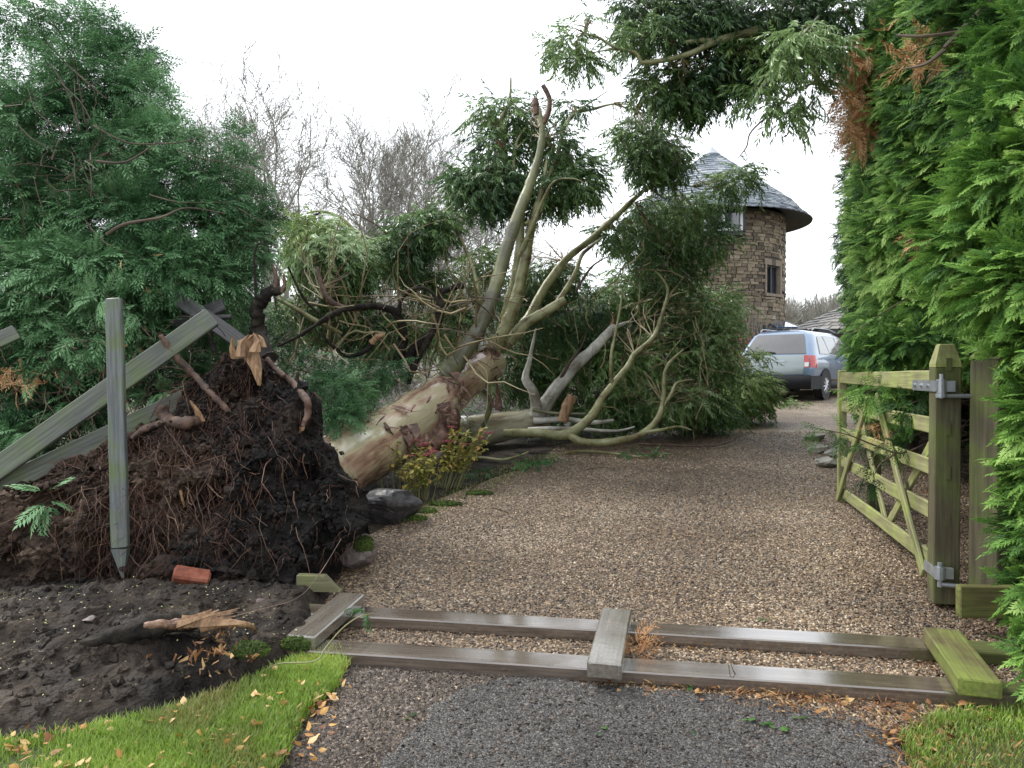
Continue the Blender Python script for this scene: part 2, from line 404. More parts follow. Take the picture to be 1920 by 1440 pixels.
M['lintel'] = mk('stone_lintel', [(.15, .12, .09), (.25, .20, .15)], scale=8, rough=.85)
M['paintblack'] = mk('dark_trim', [(.015, .016, .02), (.03, .03, .035)], scale=5, rough=.5)
M['whitetrim'] = mk('white_trim', [(.5, .52, .53), (.65, .67, .68)], scale=5, rough=.4)
M['soffit'] = mk('soffit', [(.035, .032, .030), (.07, .062, .058)], scale=5, rough=.8)
M['glass_sky'] = mk('window_glass', [(.02, .025, .03), (.04, .05, .06)], scale=2, rough=.06, spec=1.0, coat=.6)
M['glass_car'] = mk('tinted_glass', [(.035, .035, .04), (.07, .068, .072)], scale=1.5, rough=.08, spec=.9, coat=.5)
M['glass_blue'] = mk('rooflight_glass', [(.02, .05, .12), (.05, .11, .22)], scale=1.5, rough=.05, spec=1.0, coat=1.0)
M['car'] = mk('silver_blue_paint', [(.13, .20, .31), (.16, .23, .34)], scale=2, rough=.28, metal=.55, coat=1.0)
M['car_tail'] = mk('silver_paint', [(.24, .28, .29), (.27, .31, .32)], scale=2, rough=.35, metal=.4, coat=.7)
M['black_plastic'] = mk('black_plastic', [(.004, .005, .008), (.008, .009, .013)], scale=8, rough=.6, spec=.3)
M['tyre'] = mk('tyre_rubber', [(.010, .010, .011), (.022, .022, .023)], scale=12, rough=.75)
M['alloy'] = mk('alloy_wheel', [(.45, .47, .50), (.58, .6, .63)], scale=6, rough=.3, metal=.7)
M['red_lamp'] = mk('red_lamp', [(.50, .008, .006), (.65, .015, .01)], scale=6, rough=.12, coat=.8)
M['white_lamp'] = mk('clear_lamp', [(.6, .6, .6), (.8, .8, .8)], scale=6, rough=.15, coat=.8)
M['stem'] = mk('plant_stem', [(.14, .15, .06), (.28, .26, .13)], scale=10, rough=.6)
M['sedum_leaf'] = mk('sedum_leaf', [(.08, .14, .035), (.22, .24, .05), (.40, .34, .07), (.42, .26, .09)], src='attr', scale=6, mixn=.2, rough=.5, trans=.3)
M['sedum_flower'] = mk('sedum_flower', [(.10, .03, .035), (.26, .05, .075), (.38, .12, .12)], src='attr', scale=20, mixn=.2, rough=.7)
M['shrub_red'] = mk('shrub_red', [(.12, .02, .02), (.28, .05, .045), (.25, .14, .08)], src='attr', scale=2, mixn=.3, rough=.6)
M['lowleaf'] = mk('low_leaf', [(.02, .07, .02), (.05, .15, .04), (.12, .26, .08)], src='attr', scale=3, mixn=.3, rough=.4, trans=.2)

# ------------------------------------------------------------------ small foliage shapes (x forward, z normal)
def frond(pairs=6, sub=2, lite=.38, ang=42, wid=0.055, droop=0.22, ln=0.46, seed=0):
    r = np.random.default_rng(seed)
    V, Q = [], []
    def dia(b, d, l, wd):
        d = d / np.linalg.norm(d); s = np.array([-d[1], d[0]])
        k = len(V)
        V.extend([b, b + d * l * .45 + s * wd, b + d * l, b + d * l * .45 - s * wd]); Q.append([k, k + 1, k + 2, k + 3])
    def pinna(b, d, l, wd):
        dia(b, d, l, wd)
        if sub:
            for i in range(sub):
                t = (i + .7) / (sub + .6)
                for sg in (-1, 1):
                    a = sg * R(38); dd = np.array([d[0] * math.cos(a) - d[1] * math.sin(a), d[0] * math.sin(a) + d[1] * math.cos(a)])
                    dia(b + d * l * t * .8, dd, l * .42 * (1.15 - t), wd * .75)
    dia(np.array([0., 0.]), np.array([1., 0.]), 1.0, wid * .4)
    for i in range(pairs):
        t = .10 + .80 * i / pairs
        l = ln * (1 - t) ** .55 * (0.55 + 1.4 * t * (1 - t) + .25) * r.uniform(.85, 1.15)
        for sg in (-1, 1):
            a = sg * R(ang + r.uniform(-6, 6))
            pinna(np.array([t + (.03 if sg > 0 else 0), 0.]), np.array([math.cos(a), math.sin(a)]), l, wid)
    pinna(np.array([.86, 0.]), np.array([1., 0.]), .24, wid)
    V = np.array(V); z = -droop * V[:, 0] ** 2 - .25 * np.abs(V[:, 1]) ** 1.5 + r.normal(size=len(V)) * .010
    Q = np.array(Q); c = V[Q].mean(1); off = lite * (np.hypot(c[:, 0], c[:, 1] * 1.6) - .6)
    return np.c_[V, z], Q, off

FR_HI = [frond(8, 2, wid=.028, ang=44, ln=.42, seed=i) for i in range(4)]
FR_MID = [frond(7, 1, wid=.034, ang=44, ln=.42, droop=.3, seed=10 + i) for i in range(4)]
FR_FINE = [frond(5, 1, ang=46, wid=.021, ln=.44, droop=.4, seed=20 + i) for i in range(4)]
FR_LOW = [frond(6, 0, wid=.085, ln=.5, seed=30 + i) for i in range(3)]

def euc_twig(seed, leaves=13):
    r = np.random.default_rng(seed); V, Q = [], []
    path = [np.array([t, .08 * math.sin(3 * t + seed), -.55 * t * t]) for t in np.linspace(0, 1, leaves)]
    for i, p in enumerate(path):
        for s in ((-1, 1) if i % 2 else (1,)):
            d = np.array([.35 + r.uniform(-.3, .4), s * r.uniform(.15, .7), -r.uniform(.35, 1.2)]); d /= np.linalg.norm(d)
            l = r.uniform(.24, .38); wd = l * r.uniform(.10, .14)
            sd = np.cross(d, r.normal(size=3)); sd /= np.linalg.norm(sd); nn = np.cross(d, sd)
            k = len(V); V.extend([p, p + d * l * .42 + sd * wd + nn * .01, p + d * l - nn * .02, p + d * l * .42 - sd * wd + nn * .01]); Q.append([k, k + 1, k + 2, k + 3])
    for a, b in zip(path[:-1:2], path[2::2]):
        k = len(V); w0 = np.array([0, .008, .006]); V.extend([a - w0, a + w0, b + w0 * .7, b - w0 * .7]); Q.append([k, k + 1, k + 2, k + 3])
    return np.array(V), np.array(Q)
ET = [euc_twig(i) for i in range(6)]

def tone_of(P, base, spread=.2, ns=1.6, seed=3):
    return np.clip(base + (fbm(P, ns, 2, seed) - .5) * 1.0 + rng.normal(size=len(P)) * spread * .5, 0.0, 1.0)

def shell(n, rad, lo=.45, pw=.6):
    d = rdir(n); r = lo + (1 - lo) * rng.uniform(size=n) ** pw
    return d * r[:, None] * np.array(rad), d

def euc_clump(mb, c, rad, n, size=.34, tone=.4, down=True):
    size = size * .86; n = int(n * 1.35); rad = [q * .92 for q in rad]
    o, d = shell(n, rad, .25, .6)
    o = o * np.where(rng.uniform(size=n) > .82, rng.uniform(1.1, 1.5, n), 1.0)[:, None]
    P = np.array(c) + o
    P = P + (np.stack([fbm(P, 1.9, 2, k) for k in (1, 2, 3)], 1) - .5) * np.array(rad) * .9
    k = rng.integers(0, 6, n)
    di = d + rng.normal(size=(n, 3)) * .6; di[:, 2] = np.clip(di[:, 2], -.5, .45)
    up = np.tile([0, 0, 1.], (n, 1)) + rng.normal(size=(n, 3)) * .25
    tn = tone_of(P, tone, .22)
    for i in range(6):
        m = k == i
        if m.sum(): scatter(mb, ET[i][0], ET[i][1], P[m], di[m], up[m], size * rng.uniform(.7, 1.2, m.sum()), tn[m])

def con_blob(mb, c, rad, n, tpl, size=.24, tone=.45, lo=.5, bias=(0, 0, -.15), rnd=.5):
    o, d = shell(n, rad, lo, .7)
    P = np.array(c) + o
    P = P + (np.stack([fbm(P, 1.3, 2, k) for k in (4, 5, 6)], 1) - .5) * np.array(rad) * .9
    di = d + rng.normal(size=(n, 3)) * rnd + np.array(bias)
    up = np.tile([0, 0, 1.], (n, 1)) + d * .7 + rng.normal(size=(n, 3)) * .35
    tn = tone_of(P, tone, .22); k = rng.integers(0, len(tpl), n)
    for i in range(len(tpl)):
        m = k == i
        if m.sum(): scatter(mb, tpl[i][0], tpl[i][1], P[m], di[m], up[m], size * rng.uniform(.65, 1.25, m.sum()), tn[m], tpl[i][2])

def twigs_to(mb, a, c, rad, n, r0=.010, sides=4, wander=.12, tone=.5, droop=0.0):
    a = Vector(a)
    for i in range(n):
        d = rdir(1)[0] * np.array(rad) * rng.uniform(.4, .95)
        e = Vector(np.array(c) + d)
        mid = a.lerp(e, .35) + Vector(rdir(1)[0]) * (e - a).length * wander + Vector((0, 0, .1 * (e - a).length))
        m2 = a.lerp(e, .7) + Vector(rdir(1)[0]) * (e - a).length * wander
        p, r = smooth_path([a, mid, m2, e - Vector((0, 0, droop))], [r0, r0 * .75, r0 * .5, r0 * .25], 3)
        tube(mb, p, r, sides, 0, tone, cap=False)

def box_obj(name, p0, p1, wd, ht, up, mat, parent=None, bev=.006, taper=None, seg=10, jit=.006):
    """a timber: local x runs from p0 to p1, local z is 'up', edges eased, faces very slightly uneven"""
    p0 = Vector(p0); p1 = Vector(p1); X = (p1 - p0); L = X.length; X.normalize()
    Z = Vector(up); Z = (Z - X * Z.dot(X)).normalized(); Y = Z.cross(X)
    h, k, b = wd / 2, ht / 2, bev
    ring = [(-h + b, -k), (h - b, -k), (h, -k + b), (h, k - b), (h - b, k), (-h + b, k), (-h, k - b), (-h, -k + b)]
    xs = np.concatenate([[0], np.linspace(b, L - b, seg + 1), [L]])
    V = []
    for i, x in enumerate(xs):
        s = 1.0 if 0 < i < len(xs) - 1 else 1 - 1.2 * b / min(h, k)
        tp = 1.0 if taper is None else taper(x / L)
        for (y, z) in ring: V.append((x - L / 2, y * s * tp, z * s * tp))
    V = np.array(V); V = V + (np.stack([fbm(V + L, 9, 2, q) for q in (1, 2, 3)], 1) - .5) * jit
    n = len(xs); i = np.arange(n - 1)[:, None] * 8; j = np.arange(8)[None]
    a = i + j; c = i + (j + 1) % 8
    Q = np.stack([a, a + 8, c + 8, c], -1).reshape(-1, 4)[:, ::-1]
    mb = MB(); mb.add(V, Q)
    cap0 = np.array([[k2, (k2 + 1) % 8, 8] for k2 in range(8)])
    mb.add(np.concatenate([V[:8], [V[:8].mean(0)]]), cap0[:, ::-1]); mb.add(np.concatenate([V[-8:], [V[-8:].mean(0)]]), cap0)
    o = mb.build(name, mat, None)
    rot = Matrix((X, Y, Z)).transposed().to_4x4()
    c0 = (p0 + p1) / 2
    if parent is not None: o.parent = parent; c0 = c0 - origin(parent)
    o.rotation_euler = rot.to_euler(); o.location = c0
    return o

def boxmb(mb, c, size, rot=0, tone=.5):
    """plain upright box piece (rot about z)"""
    sx, sy, sz = [q / 2 for q in size]; V = np.array([(a * sx, b * sy, d * sz) for a in (-1, 1) for b in (-1, 1) for d in (-1, 1)])
    cr, sr = math.cos(rot), math.sin(rot)
    V = np.c_[V[:, 0] * cr - V[:, 1] * sr, V[:, 0] * sr + V[:, 1] * cr, V[:, 2]] + np.array(c)
    mb.add(V, [[0, 1, 3, 2], [4, 6, 7, 5], [0, 4, 5, 1], [2, 3, 7, 6], [0, 2, 6, 4], [1, 5, 7, 3]], tone)

# ================================================================== THE SETTING
def sheet(name, poly, mat, h, step=None):
    import bmesh
    bm = bmesh.new(); vs = [bm.verts.new((x, y, G(x, y) + h)) for x, y in poly]
    f = bm.faces.new(vs)
    if f.normal.z < 0: f.normal_flip()
    bmesh.ops.triangulate(bm, faces=bm.faces[:])
    me = bpy.data.meshes.new(name); bm.to_mesh(me); bm.free(); me.materials.append(mat)
    o = bpy.data.objects.new(name, me); COL.objects.link(o); o['kind'] = 'structure'
    for p in me.polygons:
        if p.normal.z < 0: p.flip()
    return o

mb = MB()
ys = [-60, -6, 32, 60, 200, 900]; xs = [-900, -60, 60, 900]
V = [(x, y, G(0, y) - .004) for y in ys for x in xs]; Q = [[j * 4 + i, j * 4 + i + 1, j * 4 + i + 5, j * 4 + i + 4] for j in range(5) for i in range(3)]
mb.add(V, Q); prop(mb.build('ground', M['ground']), kind='structure')

drive = [(480, 1560), (540, 1440), (590, 1330), (640, 1240), (600, 1130), (680, 1010), (790, 950), (900, 905), (1010, 868), (1040, 830), (1380, 775), (1440, 740), (1440, 712), (1900, 712), (2500, 760), (2700, 1560)]
DRIVE = poly_px(drive); sheet('gravel_drive', DRIVE, M['gravel'], 0.0)
tar = [(690, 1560), (730, 1430), (800, 1345), (880, 1290), (960, 1270), (1100, 1285), (1300, 1300), (1480, 1322), (1610, 1350), (1690, 1400), (1730, 1560)]
TAR = poly_px(tar)
def rough_poly(poly, k=7, amp=.05, seed=1):
    out = []
    n = len(poly)
    for i in range(n):
        a = np.array(poly[i]); b = np.array(poly[(i + 1) % n])
        for j in range(k):
            p = a + (b - a) * j / k
            q = fbm(np.array([[p[0], p[1], seed]]), 5, 3, seed)[0] - .5; q2 = fbm(np.array([[p[0], p[1], seed + 9]]), 5, 3, seed)[0] - .5
            out.append((p[0] + q * amp * 4, p[1] + q2 * amp * 4))
    return out
sheet('asphalt_apron', rough_poly(TAR), M['asphalt'], .008)

def field(name, poly, mat, hf, res, kind='structure', edge=.25):
    P = np.array(poly); lo, hi = P.min(0), P.max(0)
    nx = int((hi[0] - lo[0]) / res) + 2; ny = int((hi[1] - lo[1]) / res) + 2
    X, Y = np.meshgrid(np.linspace(lo[0], hi[0], nx), np.linspace(lo[1], hi[1], ny)); P2 = np.c_[X.ravel(), Y.ravel()]
    # distance to the outline
    D = np.full(len(P2), 1e9)
    for i in range(len(P)):
        a = P[i]; b = P[(i + 1) % len(P)]; ab = b - a
        t = np.clip(((P2 - a) @ ab) / (ab @ ab + 1e-12), 0, 1); D = np.minimum(D, np.linalg.norm(P2 - a - t[:, None] * ab, axis=1))
    ins = inpoly(P2, poly); S = np.where(ins, np.clip(D / edge, 0, 1), 0)
    Z = Gv(P2[:, 1]) + hf(P2) * (S * S * (3 - 2 * S)) + np.where(ins, .002, -.03)
    idx = np.arange(nx * ny).reshape(ny, nx)
    Q = np.stack([idx[:-1, :-1], idx[:-1, 1:], idx[1:, 1:], idx[1:, :-1]], -1).reshape(-1, 4)
    keep = ins[Q].any(1); mb = MB(); mb.add(np.c_[P2, Z], Q[keep])
    return prop(mb.build(name, mat, smooth=True), kind=kind)

def n2(P, sc, oc, seed): return fbm(np.c_[P, np.full(len(P), seed * 1.7)], sc, oc, seed)
soil = [(-500, 1560), (-60, 1410), (0, 1396), (170, 1372), (330, 1335), (450, 1290), (540, 1250), (610, 1222), (600, 1150), (640, 1080), (700, 1000), (790, 952), (760, 900), (500, 870), (-900, 870), (-1400, 1300)]
SOIL = poly_px(soil)
def soil_h(P):
    rid = 1 - np.abs(n2(P, 2.6, 4, 2) - .5) * 2
    far = 1 / (1 + np.exp((P[:, 1] - 4.75) * 7))
    h = .012 + .07 * np.clip(n2(P, 1.3, 3, 1) - .38, 0, 1) + .05 * (rid ** 4) * n2(P, .9, 2, 5) + .05 * n2(P, 9, 4, 3)
    cl = n2(P, 17, 3, 9); h = h + .05 * np.clip(cl - .5, 0, 1) * 2
    c = gp(260, 1170); h = h + .05 * np.exp(-(((P[:, 0] - c.x) / .9) ** 2 + ((P[:, 1] - c.y) / .35) ** 2))
    c = gp(200, 1255); d = (P[:, 1] - c.y) + .25 * (P[:, 0] - c.x) + (n2(P, 3, 3, 8) - .5) * .25
    h = h + .06 / (1 + np.exp(-d * 60)) * np.exp(-((P[:, 0] - c.x) / 1.3) ** 2)
    return .012 + h * (.12 + .88 * far)
def gs_(px, py, h=0.0):
    p = gp(px, py); return gp(px, py, float(soil_h(np.array([[p.x, p.y]]))[0]) + h)
field('soil_bed', SOIL, M['soil'], soil_h, .018, edge=.12)

lawn = [(-500, 1600), (-60, 1418), (0, 1404), (170, 1378), (330, 1342), (450, 1296), (540, 1256), (625, 1228), (650, 1244), (625, 1300), (570, 1350), (520, 1440), (470, 1600)]
LAWN = poly_px(lawn); field('lawn', rough_poly(LAWN, 5, .02, 4), M['lawn_soil'], lambda P: .02 + .02 * n2(P, 4, 2, 4), .04, edge=.1)
verge = [(1690, 1385), (1760, 1345), (1850, 1340), (2200, 1340), (2300, 1600), (1740, 1600)]
VERGE = poly_px(verge); field('verge', rough_poly(VERGE, 5, .02, 5), M['lawn_soil'], lambda P: .015 + .015 * n2(P, 4, 2, 4), .05, edge=.1)

def blades(name, poly, n, hmin, hmax, mat, label, tonebase=.5):
    P = poly_area_points(poly, n); P = P + rng.normal(size=P.shape) * .012; d = n2(P, 2.2, 3, 6)
    keep = rng.uniform(size=len(P)) < np.clip((d - .25) * 3.2, .08, 1); P = P[keep]; n = len(P)
    z = Gv(P[:, 1]) + .025
    h = rng.uniform(hmin, hmax, n); th = rng.uniform(0, 6.283, n); le = rng.uniform(.1, .9, n) * h
    sd = np.c_[np.cos(th), np.sin(th), np.zeros(n)] * .0022; fw = np.c_[-np.sin(th), np.cos(th), np.zeros(n)]
    B = np.c_[P, z - .01]; mid = B + fw * (le * .35)[:, None]; mid[:, 2] += h * .6; tip = B + fw * le[:, None]; tip[:, 2] += h
    V = np.stack([B - sd, B + sd, mid + sd * .8, mid - sd * .8, tip], 1).reshape(-1, 3); k = np.arange(n) * 5
    tn = tone_of(np.c_[P, z], tonebase, .3, 3)
    mb = MB(); mb.add(V, np.stack([k, k + 1, k + 2, k + 3], 1), tn); mb.add(V, np.stack([k + 3, k + 2, k + 4], 1), tn)
    return prop(mb.build(name, mat), label, 'grass', kind='stuff')
blades('grass', LAWN, 110000, .015, .060, M['grass'], 'bright green short grass along the soil edge at lower left', .6)
blades('grass', VERGE, 14000, .015, .045, M['grass'], 'patchy grass under fallen needles at the lower right corner', .45)

# loose stones on the drive
def stones(name, poly, n, smin, smax, mat, label, nearpow=1.6, seed=3, reject=None, h=0.0):
    P = []
    m = 0
    while m < n:
        q = poly_area_points(poly, n)
        kk = rng.uniform(size=len(q)) < np.clip(3.2 / np.maximum(q[:, 1], .5), 0, 1) ** nearpow
        vis = (q[:, 1] > 2.2) & (q[:, 1] < 13) & (np.abs(q[:, 0]) < q[:, 1] * .72 + .3); q = q[kk & vis]
        if reject is not None: q = q[~inpoly(q, reject)]
        P.append(q); m += len(q)
    P = np.concatenate(P)[:n]
    oct_ = np.array([(1, 0, 0), (0, 1, 0), (-1, 0, 0), (0, -1, 0), (.1, .1, .62), (0, 0, -.5)], float)
    oF = np.array([[0, 1, 4], [1, 2, 4], [2, 3, 4], [3, 0, 4]])
    oct_[:4, 2] = -.05
    s = rng.uniform(smin, smax, n) * (1 + .02 * P[:, 1])
    z = Gv(P[:, 1]) + h + s * .12
    di = rdir(n); di[:, 2] *= .25; up = np.tile([0, 0, 1.], (n, 1)) + rng.normal(size=(n, 3)) * .3
    S = s[:, None] * np.ones((1, 3))
    mb = MB(); scatter(mb, oct_ * np.array([1.15, .8, .9]), oF, np.c_[P, z], di, up, S, np.clip(rng.beta(2, 2.2, n) + (n2(P, 1.0, 3, 2) - .5) * .45, 0, 1))
    return prop(mb.build(name, mat), label, 'gravel', kind='stuff')
stones('gravel_stones', DRIVE, 130000, .0055, .0115, M['pebble'], 'loose brown and tan gravel chips covering the drive', reject=TAR)
side = poly_px([(430, 1560), (520, 1400), (600, 1270), (640, 1245), (700, 1240), (960, 1265), (870, 1295), (795, 1345), (720, 1440), (690, 1560)])
stones('gravel_chips', side, 17000, .006, .015, M['chip'], 'loose grey chips between the lawn and the asphalt', .3)
stones('gravel_chips', TAR, 1400, .005, .012, M['chip'], 'scattered brown chips strewn over the asphalt', .3, h=.010)
stones('gravel_grit', TAR, 26000, .003, .0065, M['pebble_grey'], 'fine grit on the dark asphalt', .5, h=.008)

# fallen leaves and needles
def litter(name, places, mat, label, leafy=.3, hf=None):
    mb = MB()
    for poly, n, smin, smax, h in places:
        P = poly_area_points(poly, n); d = n2(P, 3, 3, 11); P = P[rng.uniform(size=len(P)) < np.clip((d - .3) * 3, .05, 1)]; n = len(P)
        s = rng.uniform(smin, smax, n); di = rdir(n); di[:, 2] *= .35; up = np.tile([0, 0, 1.], (n, 1)) + rng.normal(size=(n, 3)) * .45
        leaf = rng.uniform(size=n) < leafy
        T1 = np.array([(0, 0, 0), (.3, .30, .06), (.65, .26, .02), (1, 0, .12), (.65, -.26, .05), (.3, -.3, -.02)]); Q1 = np.array([[0, 1, 2, 3], [0, 3, 4, 5]])
        T2 = np.array([(0, -.05, 0), (0, .05, 0), (.5, .07, .08), (.5, -.07, .08), (1, .02, 0), (1, -.02, 0)]); Q2 = np.array([[0, 1, 2, 3], [3, 2, 4, 5]])
        pos = np.c_[P, Gv(P[:, 1]) + h + rng.uniform(.004, .02, n)]
        if hf is not None: pos[:, 2] += hf(P)
        tn = np.clip(rng.uniform(0, 1, n), 0, 1)
        scatter(mb, T1, Q1, pos[leaf], di[leaf], up[leaf], s[leaf], tn[leaf])
        scatter(mb, T2, Q2, pos[~leaf], di[~leaf], up[~leaf], s[~leaf] * 1.2, tn[~leaf])
    return prop(mb.build(name, mat), label, 'fallen leaves', kind='stuff')
front = poly_px([(640, 1240), (760, 1250), (1100, 1275), (1500, 1318), (1780, 1345), (1780, 1330), (1500, 1300), (1180, 1262), (700, 1225)])
front2 = poly_px([(1180, 1262), (1100, 1290), (1500, 1345), (1700, 1420), (1780, 1500), (1800, 1360), (1790, 1330)])
corner = poly_px([(1640, 1330), (1920, 1315), (2000, 1600), (1700, 1600)])
inb = poly_px([(1190, 1185), (1450, 1200), (1740, 1230), (1780, 1262), (1500, 1240), (1185, 1215)])
near_right = poly_px([(1150, 1000), (1750, 1000), (1790, 1200), (1200, 1150)])
gatebot = poly_px([(1600, 800), (1760, 960), (1900, 1180), (2000, 1180), (1800, 760)])
litter('leaf_litter', [(front, 1300, .015, .04, 0), (front2, 850, .015, .042, .006), (corner, 1700, .015, .048, .01), (inb, 420, .015, .035, 0), (near_right, 2600, .008, .02, 0), (poly_px([(700, 1100), (1100, 900), (1600, 900), (1700, 1150), (1200, 1150)]), 1500, .006, .016, 0), (gatebot, 1200, .02, .06, 0)],
       M['litter'], 'orange brown needles and leaves drifted against the timber frame', .22)
litter('lawn_leaves', [(LAWN, 620, .018, .05, .038), (poly_px([(480, 1440), (560, 1330), (600, 1230), (690, 1240), (640, 1320), (600, 1440)]), 190, .025, .05, .02)],
       M['leaf_bright'], 'tan and orange fallen leaves scattered on the lower left grass', .9)
litter('soil_flecks', [(poly_px([(0, 1150), (0, 1380), (330, 1320), (560, 1235), (500, 1160)]), 800, .006, .015, .0)], mk('pale_fleck', [(.16, .26, .06), (.45, .42, .18), (.5, .42, .3)], src='attr', scale=9), 'tiny pale leaf and seed flecks on the turned soil', .7, soil_h)

# ================================================================== FAR BACKGROUND
def far_woods():
    mb = MB(); r = np.random.default_rng(3)
    tV, tQ = [], []
    for i in range(60):
        a = r.uniform(-1.1, 1.1); b = r.uniform(0, 6.28); l = r.uniform(.5, 1.0)
        d = np.array([math.sin(a) * math.cos(b), math.sin(a) * math.sin(b), math.cos(a)]); s = np.cross(d, [math.sin(b + 1), math.cos(b + 1), 0]); s = s / np.linalg.norm(s) * .012
        p = np.array([0, 0, r.uniform(-.3, .15)]); k = len(tV); tV += [p - s, p + s, p + d * l + s * .4, p + d * l - s * .4]; tQ.append([k, k + 1, k + 2, k + 3])
    tV = np.array(tV); tQ = np.array(tQ)
    n = 520; Y = r.uniform(95, 150, n); X = r.uniform(-1.0, 1.1, n) * Y * .8
    g = G(0, 99); top = 12.3 * (Y / 120) * (.86 + .22 * fbm(np.c_[X, Y, Y * 0], .03, 2))
    for kk in range(3):
        pos = np.c_[X + r.normal(size=n), Y, g + top * (.42 + .16 * kk)]
        scatter(mb, tV, tQ, pos, np.c_[np.cos(X), np.sin(X), X * 0], np.tile([0, 0, 1.], (n, 1)), top * .40, r.uniform(0, 1, n))
    return prop(mb.build('far_woodland', M['bare']), 'grey leafless woodland on the skyline beside the round tower', 'woodland', kind='stuff')
far_woods()
mb = MB(); n = 60; a = np.linspace(-150, 170, n); hh = 6.5 + 3.5 * fbm(np.c_[a, a * 0, a * 0], .03, 3)
V = []
for i in range(n): V += [(a[i], 100, 0), (a[i], 118, hh[i] * .95), (a[i], 150, hh[i]), (a[i], 190, 0)]
Q = [[i * 4 + j, (i + 1) * 4 + j, (i + 1) * 4 + j + 1, i * 4 + j + 1] for i in range(n - 1) for j in range(3)]
mb.add(V, Q); prop(mb.build('hill', M['bare'], smooth=True), kind='structure')

def bare_tree_mesh(seed, H=13.0):
    r = np.random.default_rng(seed); trunk = MB(); br = MB()
    def rec(p, d, L, rad, lev):
        n = 4 if lev < 2 else 3
        pts = [p]; dd = Vector(d)
        for i in range(n):
            dd = (dd + Vector(r.normal(size=3)) * (.10 if lev == 0 else .17) + Vector((0, 0, .08))).normalized(); pts.append(pts[-1] + dd * L / n)
        rr = [rad * (1 - .72 * i / n) for i in range(n + 1)]
        tube(trunk if lev == 0 else br, pts, rr, 6 if lev == 0 else 3, 0, r.uniform(), cap=False)
        if lev >= 4: return
        k = [9, 6, 6, 5][lev]
        for i in range(k):
            t = (.28 if lev == 0 else .2) + (.72 if lev == 0 else .8) * (i + r.uniform(.2, .8)) / k
            q = min(int(t * n), n - 1); pp = pts[q].lerp(pts[q + 1], t * n - q)
            ax = Vector(r.normal(size=3)); ax = (ax - dd * ax.dot(dd)).normalized()
            an = r.uniform(.35, .8); nd = (dd * math.cos(an) + ax * math.sin(an)).normalized()
            rec(pp, nd, L * r.uniform(.42, .62) * (1.15 - .35 * t), max(rad * (1 - .7 * t) * .55, .0115), lev + 1)
    rec(Vector((0, 0, 0)), Vector((0, 0, 1)), H * .74, H * .014, 0)
    return trunk, br
bt = []
for i in range(3):
    tk, br = bare_tree_mesh(i + 1)
    r_ = empty('bare_tree', (0, 0, 0), 'x', 'tree', 'leafless trees beyond the fallen trunk')
    tk.build('trunk', M['bare'], r_, org=(0, 0, 0)); br.build('branches', M['bare'], r_, org=(0, 0, 0)); bt.append(r_)
spots = [(497, 232, 36), (585, 238, 38), (655, 262, 41), (716, 285, 39), (800, 292, 44), (868, 395, 46), (548, 330, 30), (430, 300, 42), (770, 400, 33), (905, 430, 52), (530, 262, 45), (630, 285, 47), (690, 330, 48), (750, 340, 50), (830, 345, 50)]
blab = ['tall leafless tree nearest the big left cypress, top highest of its row', 'leafless tree with a broad crown, second highest in the row behind the fallen tree',
        'leafless tree in the middle of the row, right of the highest crowns', 'thin grey leafless tree before the gap in the row', 'leafless tree left of the upright eucalyptus limb with a narrow top',
        'small far leafless tree low beside the upright eucalyptus limb', 'lower leafless tree showing in front of the two highest crowns', 'leafless tree mostly hidden by the left cypress edge',
        'lower near leafless tree behind the dark broken branches', 'faint distant leafless tree behind the eucalyptus crown', 'further leafless tree between the two highest crowns', 'further leafless tree just right of the second highest crown',
        'small leafless tree behind the middle of the row', 'far leafless tree filling the gap left of the narrow topped one', 'far leafless tree right of the narrow topped one']
for i, (px, py, Y) in enumerate(spots):
    src = bt[i % 3]
    if i < 3: o = src
    else:
        o = src.copy(); COL.objects.link(o)
        for ch in list(src.children):
            c = ch.copy(); COL.objects.link(c); c.parent = o
    top = at(px, py, Y); g = G(0, Y); o.location = (top.x, Y, g - .1); s = (top.z - g) / 13.0 * 1.13
    o.scale = (s * 1.2, s * 1.2, s); o.rotation_euler = (0, 0, i * 1.3); o['label'] = blab[i]

# ================================================================== TOWER
def slates(mb, P0, P1, Q0, Q1, rows, w=.28, thick=.012, seed=0, curve=None):
    """slates on a sloping quad: P0-P1 eave, Q0-Q1 top"""
    r = np.random.default_rng(seed); P0, P1, Q0, Q1 = map(lambda a: np.array(a, float), (P0, P1, Q0, Q1))
    nrm = np.cross(P1 - P0, Q0 - P0); nrm /= np.linalg.norm(nrm)
    if nrm[2] < 0: nrm = -nrm
    for i in range(rows):
        t0 = i / rows; t1 = min((i + 1.25) / rows, 1)
        a, b = P0 + (Q0 - P0) * t0, P1 + (Q1 - P1) * t0; c, d = P0 + (Q0 - P0) * t1, P1 + (Q1 - P1) * t1
        n = max(1, int(np.linalg.norm(b - a) / w)); off = .5 * (i % 2)
        for j in range(n + 1):
            u0 = max(0, (j - off) / n); u1 = min(1, (j + 1 - off) / n - .006)
            if u1 <= u0: continue
            th = thick * r.uniform(.8, 1.8); tn = r.uniform(.05, 1)
            A, B, C, D = a + (b - a) * u0 + nrm * (th + .004), a + (b - a) * u1 + nrm * (th + .004), c + (d - c) * u1 + nrm * .002, c + (d - c) * u0 + nrm * .002
            E, F2 = a + (b - a) * u0 - nrm * .004, a + (b - a) * u1 - nrm * .004
            mb.add([A, B, C, D, E, F2], [[0, 1, 2, 3], [4, 5, 1, 0]], tn)

